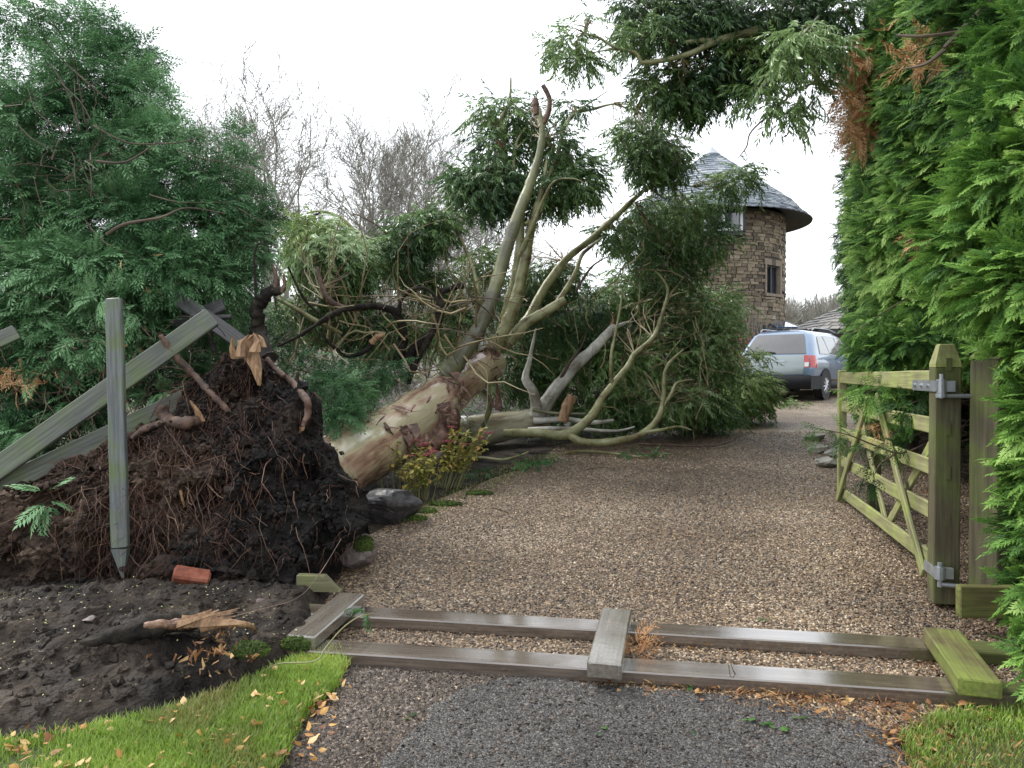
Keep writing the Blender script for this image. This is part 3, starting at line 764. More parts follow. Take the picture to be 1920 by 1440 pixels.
TY = 28.0; TX = at(1333, 700, TY).x; TR = 2.52; TG = G(0, TY)
tower = empty('stone_tower', (TX, TY, TG), 'round brown stone tower with conical slate roof beyond the fallen tree', 'tower')
zE = 6.85
def cyl(a, r, z): return np.array([TX + math.sin(a) * r, TY - math.cos(a) * r, z])   # a = 0 faces the camera
WA0, WA1, WZ0, WZ1 = R(31), R(50), 4.15, 5.12
mb = MB(); core = MB(); r = np.random.default_rng(5)
na = 90
for i in range(na):
    a0, a1 = 2 * math.pi * i / na - math.pi, 2 * math.pi * (i + 1) / na - math.pi
    for z0, z1 in ((TG - .2, WZ0), (WZ0, WZ1), (WZ1, zE + .1)):
        if (z0, z1) == (WZ0, WZ1) and a1 > WA0 - .02 and a0 < WA1 + .02: continue
        core.add([cyl(a0, TR - .02, z0), cyl(a1, TR - .02, z0), cyl(a1, TR - .02, z1), cyl(a0, TR - .02, z1)], [[0, 1, 2, 3]])
z = TG - .1
while z < zE - .02:
    h = r.uniform(.06, .155); a = -math.pi + r.uniform(0, .1)
    while a < math.pi:
        wd = r.uniform(.10, .42) / TR; a1 = a + wd - .008
        if not (a1 > WA0 - .01 and a < WA1 + .01 and z + h > WZ0 - .04 and z < WZ1 + .2):
            rr = TR + r.uniform(.0, .045); j = lambda: r.uniform(-.02, .02)
            f = [cyl(a + .004, rr + j(), z + .008 + j() * .5), cyl(a1, rr + j(), z + .008 + j() * .5), cyl(a1, rr + j(), z + h - .006 + j() * .5), cyl(a + .004, rr + j(), z + h - .006 + j() * .5)]
            bk = [cyl(a, TR - .06, z + .004), cyl(a1 + .004, TR - .06, z + .004), cyl(a1 + .004, TR - .06, z + h), cyl(a, TR - .06, z + h)]
            mb.add(f + bk, [[0, 1, 2, 3], [4, 5, 1, 0], [5, 6, 2, 1], [6, 7, 3, 2], [7, 4, 0, 3]], np.clip(r.beta(2.2, 2.2) + r.normal() * .08, 0, 1))
        a += wd
    z += h
wl = mb.build('wall', M['stone'], tower); core.build('wall_core', M['mortar'], tower)
# window
am = (WA0 + WA1) / 2
win = empty('window', Vector(cyl(am, TR, WZ0)) - origin(tower)); win.parent = tower
def arcbox(a0, a1, r0, r1, z0, z1):
    V = [cyl(a, q, zz) for zz in (z0, z1) for a, q in ((a0, r0), (a1, r0), (a1, r1), (a0, r1))]
    return V, [[0, 1, 2, 3], [4, 7, 6, 5], [0, 4, 5, 1], [1, 5, 6, 2], [2, 6, 7, 3], [3, 7, 4, 0]]
def part_arc(name, mat, parent, boxes):
    m_ = MB()
    for b in boxes: m_.add(*arcbox(*b))
    return m_.build(name, mat, parent)
part_arc('lintel', M['lintel'], win, [(WA0 - .05, WA1 + .05, TR - .2, TR + .035, WZ1, WZ1 + .2)])
part_arc('sill', M['lintel'], win, [(WA0 - .04, WA1 + .04, TR - .2, TR + .09, WZ0 - .09, WZ0)])
part_arc('jamb', M['lintel'], win, [(WA1, WA1 + .06, TR - .25, TR + .02, WZ0 + .002, WZ1 - .002), (WA0 - .03, WA0, TR - .25, TR + .02, WZ0 + .002, WZ1 - .002)])
part_arc('frame', M['paintblack'], win, [(WA0 + .001, WA0 + .03, TR - .2, TR - .12, WZ0 + .001, WZ1 - .001), (WA1 - .03, WA1 - .001, TR - .2, TR - .12, WZ0 + .001, WZ1 - .001), (am - .012, am + .012, TR - .2, TR - .12, WZ0 + .001, WZ1 - .001), (WA0 + .03, WA1 - .03, TR - .2, TR - .125, WZ1 - .06, WZ1 - .001), (WA0 + .03, WA1 - .03, TR - .2, TR - .125, WZ0 + .001, WZ0 + .06)])
part_arc('glass', M['glass_sky'], win, [(WA0, WA1, TR - .22, TR - .17, WZ0, WZ1)])
# roof
prof = [(3.42, zE - .05), (3.12, 7.06), (2.8, 7.42), (2.04, 8.0), (1.26, 8.6), (.6, 9.12), (.16, 9.46)]
mb = MB(); r = np.random.default_rng(8)
def prof_at(t):
    x = t * (len(prof) - 1); i = min(int(x), len(prof) - 2); f = x - i
    return prof[i][0] * (1 - f) + prof[i + 1][0] * f, prof[i][1] * (1 - f) + prof[i + 1][1] * f
rows = 30
for i in range(rows):
    r0, z0 = prof_at(i / rows); r1, z1 = prof_at(min((i + 1.2) / rows, 1)); n = max(8, int(2 * math.pi * r0 / .27))
    for j in range(n):
        a0 = 2 * math.pi * (j + .5 * (i % 2)) / n; a1 = a0 + 2 * math.pi / n * .965; th = r.uniform(.012, .03)
        mb.add([cyl(a0, r0 + th * .5, z0 + th), cyl(a1, r0 + th * .5, z0 + th), cyl(a1, r1, z1 + .002), cyl(a0, r1, z1 + .002), cyl(a0, r0, z0 - .004), cyl(a1, r0, z0 - .004)],
               [[0, 1, 2, 3], [4, 5, 1, 0]], r.uniform(0, 1))
roof = mb.build('roof', M['slate'], tower)
mb = MB()
for i in range(72):
    a0, a1 = 2 * math.pi * i / 72, 2 * math.pi * (i + 1) / 72
    for (ra, za), (rb, zb) in (((3.42, zE - .055), (2.4, zE + .25)), ((3.42, zE - .055), (3.43, zE - .03))):
        mb.add([cyl(a0, ra, za), cyl(a1, ra, za), cyl(a1, rb, zb), cyl(a0, rb, zb)], [[0, 1, 2, 3]])
    for q in range(6):
        (ra, za), (rb, zb) = prof[q], prof[q + 1]
        mb.add([cyl(a0, ra, za - .012), cyl(a1, ra, za - .012), cyl(a1, rb, zb - .012), cyl(a0, rb, zb - .012)], [[0, 1, 2, 3]])
mb.build('soffit', M['soffit'], tower)
mb = MB(); tube(mb, [(TX, TY, 9.38), (TX, TY, 9.45), (TX, TY, 9.62), (TX, TY, 9.72)], [.30, .24, .07, .01], 12); mb.build('roof_cap', M['galv'], tower, smooth=True)
# dormer under the eave
dz0, dz1 = 6.1, 6.95; dY = TY - 2.95; dx1 = at(1392, 500, dY).x; dx0 = dx1 - 1.25
dm = empty('dormer', Vector((dx0, dY, dz0)) - origin(tower)); dm.parent = tower
mb = MB()
for x0, x1 in ((dx0, dx0 + .08), (dx1 - .08, dx1), ((dx0 + dx1) / 2 - .04, (dx0 + dx1) / 2 + .04)): boxmb(mb, ((x0 + x1) / 2, dY, (dz0 + dz1) / 2), (x1 - x0, .08, dz1 - dz0))
boxmb(mb, ((dx0 + dx1) / 2, dY, dz0 + .04), (dx1 - dx0 - .17, .078, .08)); mb.build('frame', M['whitetrim'], dm)
mb = MB(); boxmb(mb, ((dx0 + dx1) / 2, dY + .06, (dz0 + dz1) / 2), (dx1 - dx0 - .1, .03, dz1 - dz0 - .02)); mb.build('glass', M['glass_sky'], dm)
mb = MB(); boxmb(mb, (dx1 + .04, dY + .65, (dz0 + dz1) / 2), (.07, 1.4, dz1 - dz0 + .1)); boxmb(mb, ((dx0 + dx1) / 2, dY + .5, dz0 - .08), (dx1 - dx0 + .1, 1.1, .14)); mb.build('cheek', M['paintblack'], dm)
mb = MB(); mb.add([(dx0 - .05, dY - .1, dz1), (dx1 + .1, dY - .1, dz1), (dx1 + .1, dY + 1.35, dz1 + .98), (dx0 - .05, dY + 1.35, dz1 + .98), (dx0 - .05, dY - .1, dz1 - .07), (dx1 + .1, dY - .1, dz1 - .07), (dx1 + .1, dY + 1.35, dz1 + .9), (dx0 - .05, dY + 1.35, dz1 + .9)],
       [[0, 1, 2, 3], [0, 4, 5, 1], [1, 5, 6, 2], [4, 7, 6, 5], [0, 3, 7, 4], [2, 6, 7, 3]]); mb.build('dormer_roof', M['whitetrim'], dm)

# ---- low outbuilding with hipped slate roof, and the glazed link roof
def wall_stones(mb, p0, p1, z0, z1, seed):
    r = np.random.default_rng(seed); p0 = np.array(p0); p1 = np.array(p1); L = np.linalg.norm(p1 - p0); u = (p1 - p0) / L; nn = np.array([u[1], -u[0]])
    z = z0
    while z < z1 - .02:
        h = min(r.uniform(.12, .22), z1 - z); s = 0
        while s < L:
            wd = r.uniform(.18, .5); e = min(s + wd - .015, L); o = r.uniform(.0, .035)
            if e > s:
                a, b = p0 + u * s, p0 + u * e; A, B = a + nn * o, b + nn * o; C, D = a - nn * .06, b - nn * .06
                mb.add([(*A, z + .008), (*B, z + .008), (*B, z + h - .008), (*A, z + h - .008), (*C, z), (*D, z), (*D, z + h), (*C, z + h)], [[0, 1, 2, 3], [4, 5, 1, 0], [5, 6, 2, 1], [6, 7, 3, 2], [7, 4, 0, 3]], r.beta(2, 2) * .8)
            s += wd
        z += h
bY0, bY1 = 24.6, 27.2; bx0 = at(1546, 600, bY0).x; bx1 = bx0 + 5.0; bz = 2.86; bg = G(0, bY0) - .1
ob = empty('outbuilding', ((bx0 + bx1) / 2, (bY0 + bY1) / 2, bg), 'low stone outbuilding with hipped grey slate roof behind the car', 'building')
mb = MB(); wall_stones(mb, (bx0, bY0), (bx1, bY0), bg, bz, 1); wall_stones(mb, (bx0, bY1), (bx0, bY0), bg, bz, 2); mb.build('wall', M['stone'], ob)
mb = MB(); boxmb(mb, ((bx0 + bx1) / 2, (bY0 + bY1) / 2, (bg + bz) / 2), (bx1 - bx0 - .04, bY1 - bY0 - .04, bz - bg)); mb.build('wall_core', M['mortar'], ob)
e = .35; A = (bx0 - e, bY0 - e, bz); B = (bx1 + e, bY0 - e, bz); C = (bx1 + e, bY1 + e, bz); D = (bx0 - e, bY1 + e, bz); ap = ((bx0 + bx1) / 2, (bY0 + bY1) / 2, 4.35)
mb = MB(); slates(mb, A, B, ap, ap, 13, .32, .02, 1); slates(mb, D, A, ap, ap, 13, .32, .02, 2)
mb.add([B, C, D, ap, A], [[0, 1, 3], [1, 2, 3]], .5); mb.add([A, B, C, D], [[3, 2, 1, 0]], .1); mb.build('roof', M['slate_brown'], ob)
mb = MB(); boxmb(mb, ((bx0 + bx1) / 2, bY0 - e + .02, bz - .09), (bx1 - bx0 + 2 * e, .06, .13)); boxmb(mb, (bx0 - e + .02, (bY0 + bY1) / 2, bz - .09), (.06, bY1 - bY0 + 2 * e - .1, .13)); mb.build('fascia', M['paintblack'], ob)
lk = empty('link_building', (at(1480, 600, 25.5).x, 25.5, bg), 'low link building with blue glazed rooflight between tower and outbuilding', 'building')
lx0 = at(1437, 600, 25.).x; lx1 = bx0 - .42; ly0, ly1 = 25.0, 27.0; lz = 2.9
mb = MB(); wall_stones(mb, (lx0 + .1, ly0 + .1), (lx1, ly0 + .1), bg, lz - .1, 4); mb.build('wall', M['stone'], lk)
mb = MB(); boxmb(mb, ((lx0 + lx1) / 2, ly0 + .8, (bg + lz) / 2 - .1), (lx1 - lx0 - .3, 1.2, lz - bg - .3)); mb.build('wall_core', M['mortar'], lk)
def slab(V4, t, name, mat, parent):
    V4 = [np.array(v, float) for v in V4]; n = np.cross(V4[1] - V4[0], V4[3] - V4[0]); n = n / np.linalg.norm(n) * t
    m_ = MB(); m_.add(V4 + [v - n for v in V4], [[0, 1, 2, 3], [7, 6, 5, 4], [4, 5, 1, 0], [5, 6, 2, 1], [6, 7, 3, 2], [7, 4, 0, 3]]); return m_.build(name, mat, parent)
rt = lz + .42
slab([(lx0 - .05, ly0 - .1, lz), (lx1, ly0 - .1, lz), (lx1, ly1, rt), (lx0 + .3, ly1, rt)], .1, 'roof', M['paintblack'], lk)
k = (rt - lz) / (ly1 - ly0 + .1); zz = lambda y: lz + (y - ly0 + .1) * k + .05
gl = slab([(lx0 + .35, ly0 + .1, zz(ly0 + .1)), (lx1 - .25, ly0 + .1, zz(ly0 + .1)), (lx1 - .25, ly1 - .3, zz(ly1 - .3)), (lx0 + .5, ly1 - .3, zz(ly1 - .3))], .04, 'rooflight', M['glass_blue'], lk)

# ================================================================== CAR
car_p = gp(1538, 750); yaw = R(39)
car = empty('parked_car', car_p, 'silver blue estate car parked with its tail to the tree crown', 'car')
HD = np.array([math.sin(yaw), math.cos(yaw)]); RT = np.array([math.cos(yaw), -math.sin(yaw)])
cg = G(0, car_p.y)
# local: x forward from the tail, y to the car's right (0 = centre line), z up; the right rear wheel stands at car_p
def cw(x, y, z):
    x = np.asarray(x, float); y = np.asarray(y, float)
    x = x * 1.04; y = y * 1.05; z = np.asarray(z, float) * 1.04
    return np.stack([car_p.x + (x - 1.0) * HD[0] + (y - .86) * RT[0], car_p.y + (x - 1.0) * HD[1] + (y - .86) * RT[1], cg + np.asarray(z, float) + 0 * x], -1)
lv = [.32, .52, .72, .92, 1.06, 1.12, 1.35, 1.6, 1.70, 1.755]           # heights
hw = [.84, .91, .935, .94, .925, .90, .83, .745, .62, .30]            # half widths
xr = [.10, .02, .00, .03, .05, .09, .27, .50, .66, .95]               # tail end
xf = [4.70, 4.78, 4.78, 4.7, 4.45, 3.72, 3.3, 2.9, 2.7, 2.4]         # nose end
def car_pt(s, j, side):
    x = xr[j] + s * (xf[j] - xr[j])
    e = min(s, 1 - s) * (xf[j] - xr[j]); rd = .22
    w_ = hw[j] - (.085 * (1 - min(e / rd, 1)) ** 2)
    return (x, side * w_, lv[j])
S = [0, .008, .02, .045, .08, .15, .25, .4, .55, .7, .8, .9, .95, .98, 1.0]
def car_grid(j0, j1, name, mat):
    mb = MB()
    for side in (1, -1):
        V = np.array([car_pt(s, j, side) for j in range(j0, j1 + 1) for s in S]); W = cw(V[:, 0], V[:, 1], V[:, 2]); n = len(S)
        Q = [[j * n + i, j * n + i + 1, (j + 1) * n + i + 1, (j + 1) * n + i] for j in range(j1 - j0) for i in range(n - 1)]
        if side < 0: Q = [q[::-1] for q in Q]
        mb.add(W, Q)
    # tail and nose faces
    for s, fl in ((0, 1), (1, 0)):
        ks = np.linspace(-1, 1, 7); V = []
        for j in range(j0, j1 + 1):
            p = car_pt(s, j, 1)
            for k_ in ks: V.append((p[0] + (-.05 if s == 0 else .08) * (1 - k_ * k_), p[1] * k_, p[2]))
        V = np.array(V); W = cw(V[:, 0], V[:, 1], V[:, 2])
        Q = [[j * 7 + i, j * 7 + i + 1, (j + 1) * 7 + i + 1, (j + 1) * 7 + i] for j in range(j1 - j0) for i in range(6)]
        if s == 1: Q = [q[::-1] for q in Q]
        mb.add(W, Q)
    if j1 == len(lv) - 1:
        V = np.array([car_pt(s, j1, sd) for sd in (-1, 1) for s in S]); W = cw(V[:, 0], V[:, 1], V[:, 2] + .0); n = len(S)
        mb.add(W, [[i, i + 1, n + i + 1, n + i] for i in range(n - 1)])
    return mb.build(name, mat, car, smooth=True)
car_grid(1, 9, 'body', M['car'])
mb = MB()   # dark lower bumper and sills, proud of the body
for s_a, s_b in ((0, .09),):
    pass
V = []
ks = np.linspace(-1, 1, 9)
for z, o in ((.28, -.06), (.36, .03), (.60, .035), (.62, 0.0)):
    for k_ in ks: V.append((xr[1] - .05 * (1 - k_ * k_) - o - .01, (.88 + max(o, 0)) * k_, z))
V = np.array(V); W = cw(V[:, 0], V[:, 1], V[:, 2]); mb.add(W, [[j * 9 + i, j * 9 + i + 1, (j + 1) * 9 + i + 1, (j + 1) * 9 + i] for j in range(3) for i in range(8)])
for sd in (1, -1):
    V = np.array([(x, sd * (y + .012), z) for x, y in ((-.03, .90), (.30, .925), (.62, .935)) for z in (.28, .60)]); mb.add(cw(V[:, 0], V[:, 1], V[:, 2]), [[0, 2, 3, 1], [2, 4, 5, 3]])
    V = np.array([(x, sd * y, z) for x in (1.36, 3.7) for y, z in ((.86, .27), (.955, .30), (.955, .44), (.925, .46))]); mb.add(cw(V[:, 0], V[:, 1], V[:, 2]), [[0, 4, 5, 1], [1, 5, 6, 2], [2, 6, 7, 3]])
V = np.array([(x, y, .30) for x in (.15, 4.6) for y in (-.86, .86)]); mb.add(cw(V[:, 0], V[:, 1], V[:, 2]), [[0, 1, 3, 2]])
mb.build('bumper', M['black_plastic'], car, smooth=True)
def on_side(x, z, sd=1, off=.006):
    """point on the body side at length x and height z"""
    j = max(i for i in range(len(lv) - 1) if lv[i] <= z); t = (z - lv[j]) / (lv[j + 1] - lv[j])
    def y_at(jj):
        s = (x - xr[jj]) / (xf[jj] - xr[jj]); return car_pt(min(max(s, 0), 1), jj, 1)[1]
    return cw(x, sd * (y_at(j) * (1 - t) + y_at(j + 1) * t + off), z)
def side_panel(mb, quad, sd=1, off=.006, nx=4, nz=3):
    q = np.array(quad, float); V = []
    for j in range(nz + 1):
        for i in range(nx + 1):
            a = q[0] + (q[1] - q[0]) * i / nx; b = q[3] + (q[2] - q[3]) * i / nx; p = a + (b - a) * j / nz; V.append(on_side(p[0], p[1], sd, off))
    mb.add(V, [[j * (nx + 1) + i, j * (nx + 1) + i + 1, (j + 1) * (nx + 1) + i + 1, (j + 1) * (nx + 1) + i][::(1 if sd > 0 else -1)] for j in range(nz) for i in range(nx)])
wins = [[(.66, 1.15), (1.36, 1.14), (1.22, 1.58), (.82, 1.58)], [(1.42, 1.14), (2.20, 1.13), (2.12, 1.58), (1.30, 1.58)], [(2.26, 1.13), (3.22, 1.12), (2.86, 1.50), (2.18, 1.585)]]
for sd in (1, -1):
    for q in wins:
        c = np.mean(q, 0); qq = [tuple(c + (np.array(p) - c) * (1 + .045 / max(.2, np.linalg.norm(np.array(p) - c)))) for p in q]
        mb = MB(); side_panel(mb, qq, sd, .006); f = mb.build('window_frame', M['galv'], car, smooth=True)
        mb = MB(); side_panel(mb, q, sd, .011); mb.build('side_window', M['glass_sky'], car, smooth=True)
def tail_pt(k_, z, off=.008):
    j = max(i for i in range(len(lv) - 1) if lv[i] <= z); t = (z - lv[j]) / (lv[j + 1] - lv[j])
    x = xr[j] * (1 - t) + xr[j + 1] * t - .05 * (1 - k_ * k_) - off; y = (car_pt(0, j, 1)[1] * (1 - t) + car_pt(0, j + 1, 1)[1] * t) * k_
    return cw(x, y, z + off * .3)
def tail_panel(name, mat, k0, k1, z0, z1, off, k0t=None, k1t=None, n=8, nz=5):
    mb = MB(); V = []
    k0t = k0 if k0t is None else k0t; k1t = k1 if k1t is None else k1t
    for j in range(nz + 1):
        f = j / nz; a = k0 + (k0t - k0) * f; b = k1 + (k1t - k1) * f
        for i in range(n + 1): V.append(tail_pt(a + (b - a) * i / n, z0 + (z1 - z0) * f, off))
    mb.add(V, [[j * (n + 1) + i, j * (n + 1) + i + 1, (j + 1) * (n + 1) + i + 1, (j + 1) * (n + 1) + i] for j in range(nz) for i in range(n)]); return mb.build(name, mat, car, smooth=True)
tail_panel('tailgate', M['car_tail'], -.86, .86, .64, 1.10, .012)
tail_panel('rear_window', M['glass_car'], -.93, .93, 1.13, 1.62, .012, -.90, .90)
tail_panel('tailgate_trim', M['galv'], -.35, .35, .93, .965, .03)
for sd in (1, -1):
    mb = MB(); V = [tail_pt(sd * .87, .80, .014), tail_pt(sd * 1.0, .80, .014), tail_pt(sd * 1.0, 1.09, .014), tail_pt(sd * .87, 1.09, .014)]; mb.add(V, [[0, 1, 2, 3][::sd]])
    side_panel(mb, [(.02, .80), (.30, .80), (.24, 1.09), (.04, 1.09)], sd, .014); lamp = mb.build('tail_lamp', M['red_lamp'], car)
    mb = MB(); V = [tail_pt(sd * .875, .82, .018), tail_pt(sd * .99, .82, .018), tail_pt(sd * .99, .92, .018), tail_pt(sd * .875, .92, .018)]; mb.add(V, [[0, 1, 2, 3][::sd]]); mb.build('reversing_lamp', M['white_lamp'], lamp)
mb = MB(); p = [Vector(tail_pt(.05, 1.15, .03)), Vector(tail_pt(-.25, 1.18, .035)), Vector(tail_pt(-.6, 1.16, .03))]; tube(mb, p, [.012, .01, .006], 5); mb.build('rear_wiper', M['black_plastic'], car)
for sd in (1, -1):
    mb = MB(); p = [Vector(cw(x, sd * .64, z)) for x, z in ((.85, 1.72), (1.0, 1.79), (2.2, 1.80), (2.75, 1.73))]; tube(mb, p, [.015] * 4, 5); mb.build('roof_rail', M['galv'], car)
    for x in (1.95, 2.95):
        mb = MB(); tube(mb, [Vector(on_side(x - .1, .93, sd, .02)), Vector(on_side(x, .935, sd, .035)), Vector(on_side(x + .1, .93, sd, .02))], [.014, .016, .014], 6); mb.build('door_handle', M['car'], car)
    mb = MB()
    for x, t in ((1.34, 0), (2.23, 0), (3.4, 0)):
        side_panel(mb, [(x, .48), (x + .012, .48), (x + .012, 1.1), (x, 1.1)], sd, .002, 1, 6)
    mb.build('door_seam', M['black_plastic'], car)
for x in (1.0, 3.86):
    for sd in (1, -1):
        wc = cw(x, sd * .83, .36); ax = Vector((RT[0] * sd, RT[1] * sd, 0))
        wh = empty('wheel', Vector(wc) - origin(car)); wh.parent = car
        def disc(mb, rad_prof, n=28):
            tube(mb, [Vector(wc) + ax * o for o, _ in rad_prof], [q for _, q in rad_prof], n, cap=True)
        mb = MB(); disc(mb, [(-.12, .28), (-.11, .35), (0, .36), (.10, .355), (.118, .31), (.10, .262), (.06, .25)]); mb.build('tyre', M['tyre'], wh, smooth=True)
        mb = MB()
        V0 = Vector(wc) + ax * .10; uu = Vector((HD[0], HD[1], 0)); zz_ = Vector((0, 0, 1))
        rim = [V0 + (uu * math.cos(a) + zz_ * math.sin(a)) * .25 for a in np.linspace(0, 2 * math.pi, 29)]; tube(mb, rim, [.022] * 29, 5, cap=False)
        for k_ in range(10):
            a = k_ * math.pi / 5 + .1; tube(mb, [V0 + ax * .02, V0 + ax * .018 + (uu * math.cos(a) + zz_ * math.sin(a)) * .14, V0 + (uu * math.cos(a) + zz_ * math.sin(a)) * .25], [.034, .024, .02], 4, cap=False)
        tube(mb, [V0, V0 + ax * .03], [.05, .045], 10); mb.build('rim', M['alloy'], wh, smooth=True)
        mb = MB()  # dark arch liner, on the body side
        V = []; 
        for a in np.linspace(-.15, math.pi + .15, 18):
            for q in (.36, .43): V.append(cw(x + math.cos(a) * q, sd * (.945 + .004), .36 + math.sin(a) * q))
        mb.add(V, [[i * 2, i * 2 + 1, i * 2 + 3, i * 2 + 2] for i in range(17)]); mb.build('wheel_arch', M['black_plastic'], car)
        mb = MB(); V = [cw(x, sd * .947, .36)] + [cw(x + math.cos(a) * .37, sd * .947, .36 + math.sin(a) * .37) for a in np.linspace(0, 2 * math.pi, 25)]
        mb.add(V, [[0, i, i + 1] for i in range(1, 25)]); mb.build('wheel_well', M['tyre'], car)

# ================================================================== FALLEN EUCALYPTUS
tree = empty('fallen_tree', gp(690, 905), 'uprooted eucalyptus with pale smooth trunk and raised earth covered roots, lying across the garden', 'tree')

# ---- root plate
outl = [(452, 660), (480, 668), (515, 700), (560, 728), (598, 762), (612, 820), (632, 872), (668, 905), (688, 950), (688, 990), (640, 1010), (618, 1060), (590, 1105), (540, 1160), (420, 1135), (300, 1120), (230, 1108), (120, 1095), (30, 1105), (-120, 1100), (-190, 1020), (-120, 960), (0, 925), (110, 880), (235, 820), (300, 770), (350, 725), (395, 690), (425, 664)]
def plateY(py): return 4.84 + (1100 - py) / 450 * .95
O = np.array([list(at(x, y, plateY(y))) for x, y in outl])
Cc = np.array(list(at(380, 900, plateY(900))))
NT = 260; tt = np.linspace(0, len(O), NT, endpoint=False); I = tt.astype(int); f = (tt - I)[:, None]
OO = O[I % len(O)] * (1 - f) + O[(I + 1) % len(O)] * f
rings = np.concatenate([np.linspace(0, .96, 60), [.985, 1.0]])
fn = np.array([.10, -1, .22]); fn /= np.linalg.norm(fn)
V = []; nz_ = []
for sgn, depth in ((1, .26), (-1, .6)):
    W = []
    for r_ in rings: W.append(Cc + (OO - Cc) * r_ + fn * (sgn * depth * math.sqrt(max(0, 1 - r_ ** 2.6))))
    W = np.concatenate(W); W = W + 0.0
    nn_ = fbm(W, 2.2, 5, 1) - .5; rid = 1 - np.abs(fbm(W, 3.4, 4, 2) - .5) * 2; n4 = fbm(W, 13, 4, 4) - .5
    amp = np.repeat(np.minimum(1, (1.04 - rings) * 6), NT)
    W = W + fn * (sgn * (nn_ * .50 + (rid - .8) * .46 + n4 * .17))[:, None] * (.35 + .65 * amp)[:, None]
    W = W + (np.stack([fbm(W, 6, 4, q) for q in (7, 8, 9)], 1) - .5) * .20
    V.append(W)
idx = np.arange(len(rings) * NT).reshape(len(rings), NT); i2 = np.roll(idx, -1, 1)
Q = np.stack([idx[:-1], i2[:-1], i2[1:], idx[1:]], -1).reshape(-1, 4)
V[1][-NT:] = V[0][-NT:]
xc = V[0][Q].mean(1); tnp = np.clip(.62 - .38 * (xc[:, 0] + 2.6) / 1.3, .12, .66); tnp = np.where(xc[:, 2] > 1.15, np.minimum(tnp, .3), tnp) * np.clip(1 - (-3.0 - xc[:, 0]) * 1.6, .3, 1)  # left end darkened: shade under the hanging conifer is put into the soil tone
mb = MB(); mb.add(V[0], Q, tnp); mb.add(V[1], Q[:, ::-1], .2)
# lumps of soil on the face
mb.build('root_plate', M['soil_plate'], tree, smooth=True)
FACE = V[0].copy()
def plate_pt(px, py):
    """nearest point of the front face seen at a photo position"""
    d = np.array(list(ray(px, py))); d /= np.linalg.norm(d); q = FACE - np.array([0, 0, EYE]); t = q @ d; k_ = np.argmin(np.linalg.norm(q - t[:, None] * d, axis=1)); return Vector(FACE[k_])
# clods
mb = MB(); n = 6000; k_ = rng.integers(0, len(V[0]), n); P = V[0][k_] + rng.normal(size=(n, 3)) * .012 - np.array(fn) * -.01
oc = np.array([(1, 0, 0), (0, 1, 0), (-1, 0, 0), (0, -1, 0), (0, 0, 1), (0, 0, -1), (.6, .6, .4), (-.6, .5, -.4)], float) * .8
oF = np.array([[0, 6, 4], [6, 1, 4], [1, 2, 4], [2, 3, 4], [3, 0, 4], [1, 0, 5], [2, 1, 5], [3, 2, 5], [0, 3, 5], [0, 1, 6]])
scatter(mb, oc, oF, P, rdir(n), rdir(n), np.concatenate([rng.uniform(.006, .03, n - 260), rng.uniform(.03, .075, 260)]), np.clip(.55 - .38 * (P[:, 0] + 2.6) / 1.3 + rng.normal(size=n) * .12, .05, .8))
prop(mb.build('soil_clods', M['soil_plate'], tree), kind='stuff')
def clods(name, poly, n, label):
    mb = MB(); P = poly_area_points(poly, n); s = .004 + .040 * rng.uniform(0, 1, n) ** 5; z = Gv(P[:, 1]) + soil_h(P) * .9
    scatter(mb, oc, oF, np.c_[P, z + s * .2], rdir(n), rdir(n), s, rng.uniform(0, 1, n)); return prop(mb.build(name, M['soil'], None), label, 'soil', kind='stuff')
clods('soil_clods', poly_px([(0, 1180), (0, 1380), (330, 1320), (560, 1235), (560, 1140), (300, 1110), (0, 1100)]), 4500, 'dark crumbled soil lumps on the turned earth at lower left')

# ---- roots
def root(pts, rads, mat='root', sides=7, amp=.3, name='root'):
    Q = []
    for x, y, Y in pts:
        if Y < 1:
            q = plate_pt(x, y); Y = q.y - Y
        Q.append(at(x, y, Y))
    pp_, rr_ = smooth_path(Q, rads, 9); mb = MB(); tube(mb, pp_, rr_, sides + 3, amp * 1.8, .5, True, 28.0); return mb.build(name, M[mat], tree, smooth=True)
root([(300, 628, 5.35), (330, 668, 5.4), (368, 708, 5.45), (400, 742, .06), (432, 775, .01)], [.018, .028, .024, .024, .02])
root([(302, 762, 5.28), (312, 784, 5.26), (345, 794, .08), (376, 787, .04)], [.042, .038, .042, .03])
root([(248, 822, 5.2), (275, 803, 5.22), (320, 790, 5.25)], [.018, .026, .024])
root([(512, 690, .02), (545, 715, .05), (572, 745, .07), (578, 770, .08), (568, 800, .10)], [.02, .024, .026, .024, .016])
root([(500, 672, .02), (518, 695, .06), (533, 706, .10)], [.02, .022, .018])
root([(500, 680, 5.75), (486, 630, 6.3), (482, 585, 6.3), (492, 562, 6.3), (512, 548, 6.3), (528, 545, 6.3)], [.07, .06, .052, .05, .045, .022], 'black_bark', 9, .6)
root([(480, 600, 6.3), (479, 540, 6.3), (477, 480, 6.3), (484, 458, 6.3), (500, 460, 6.3)], [.012, .011, .010, .009, .006], 'black_bark', 5)
root([(516, 548, 6.3), (518, 520, 6.3), (512, 500, 6.3)], [.035, .02, .008], 'root')
root([(528, 548, 6.3), (534, 530, 6.3), (531, 515, 6.3)], [.025, .014, .006], 'root')
root([(398, 616, 6.1), (396, 640, 6.1), (405, 665, 6.1)], [.012, .016, .02], 'black_bark')
root([(334, 905, .05), (340, 930, .04), (346, 950, .03)], [.014, .012, .007], 'split', 5)
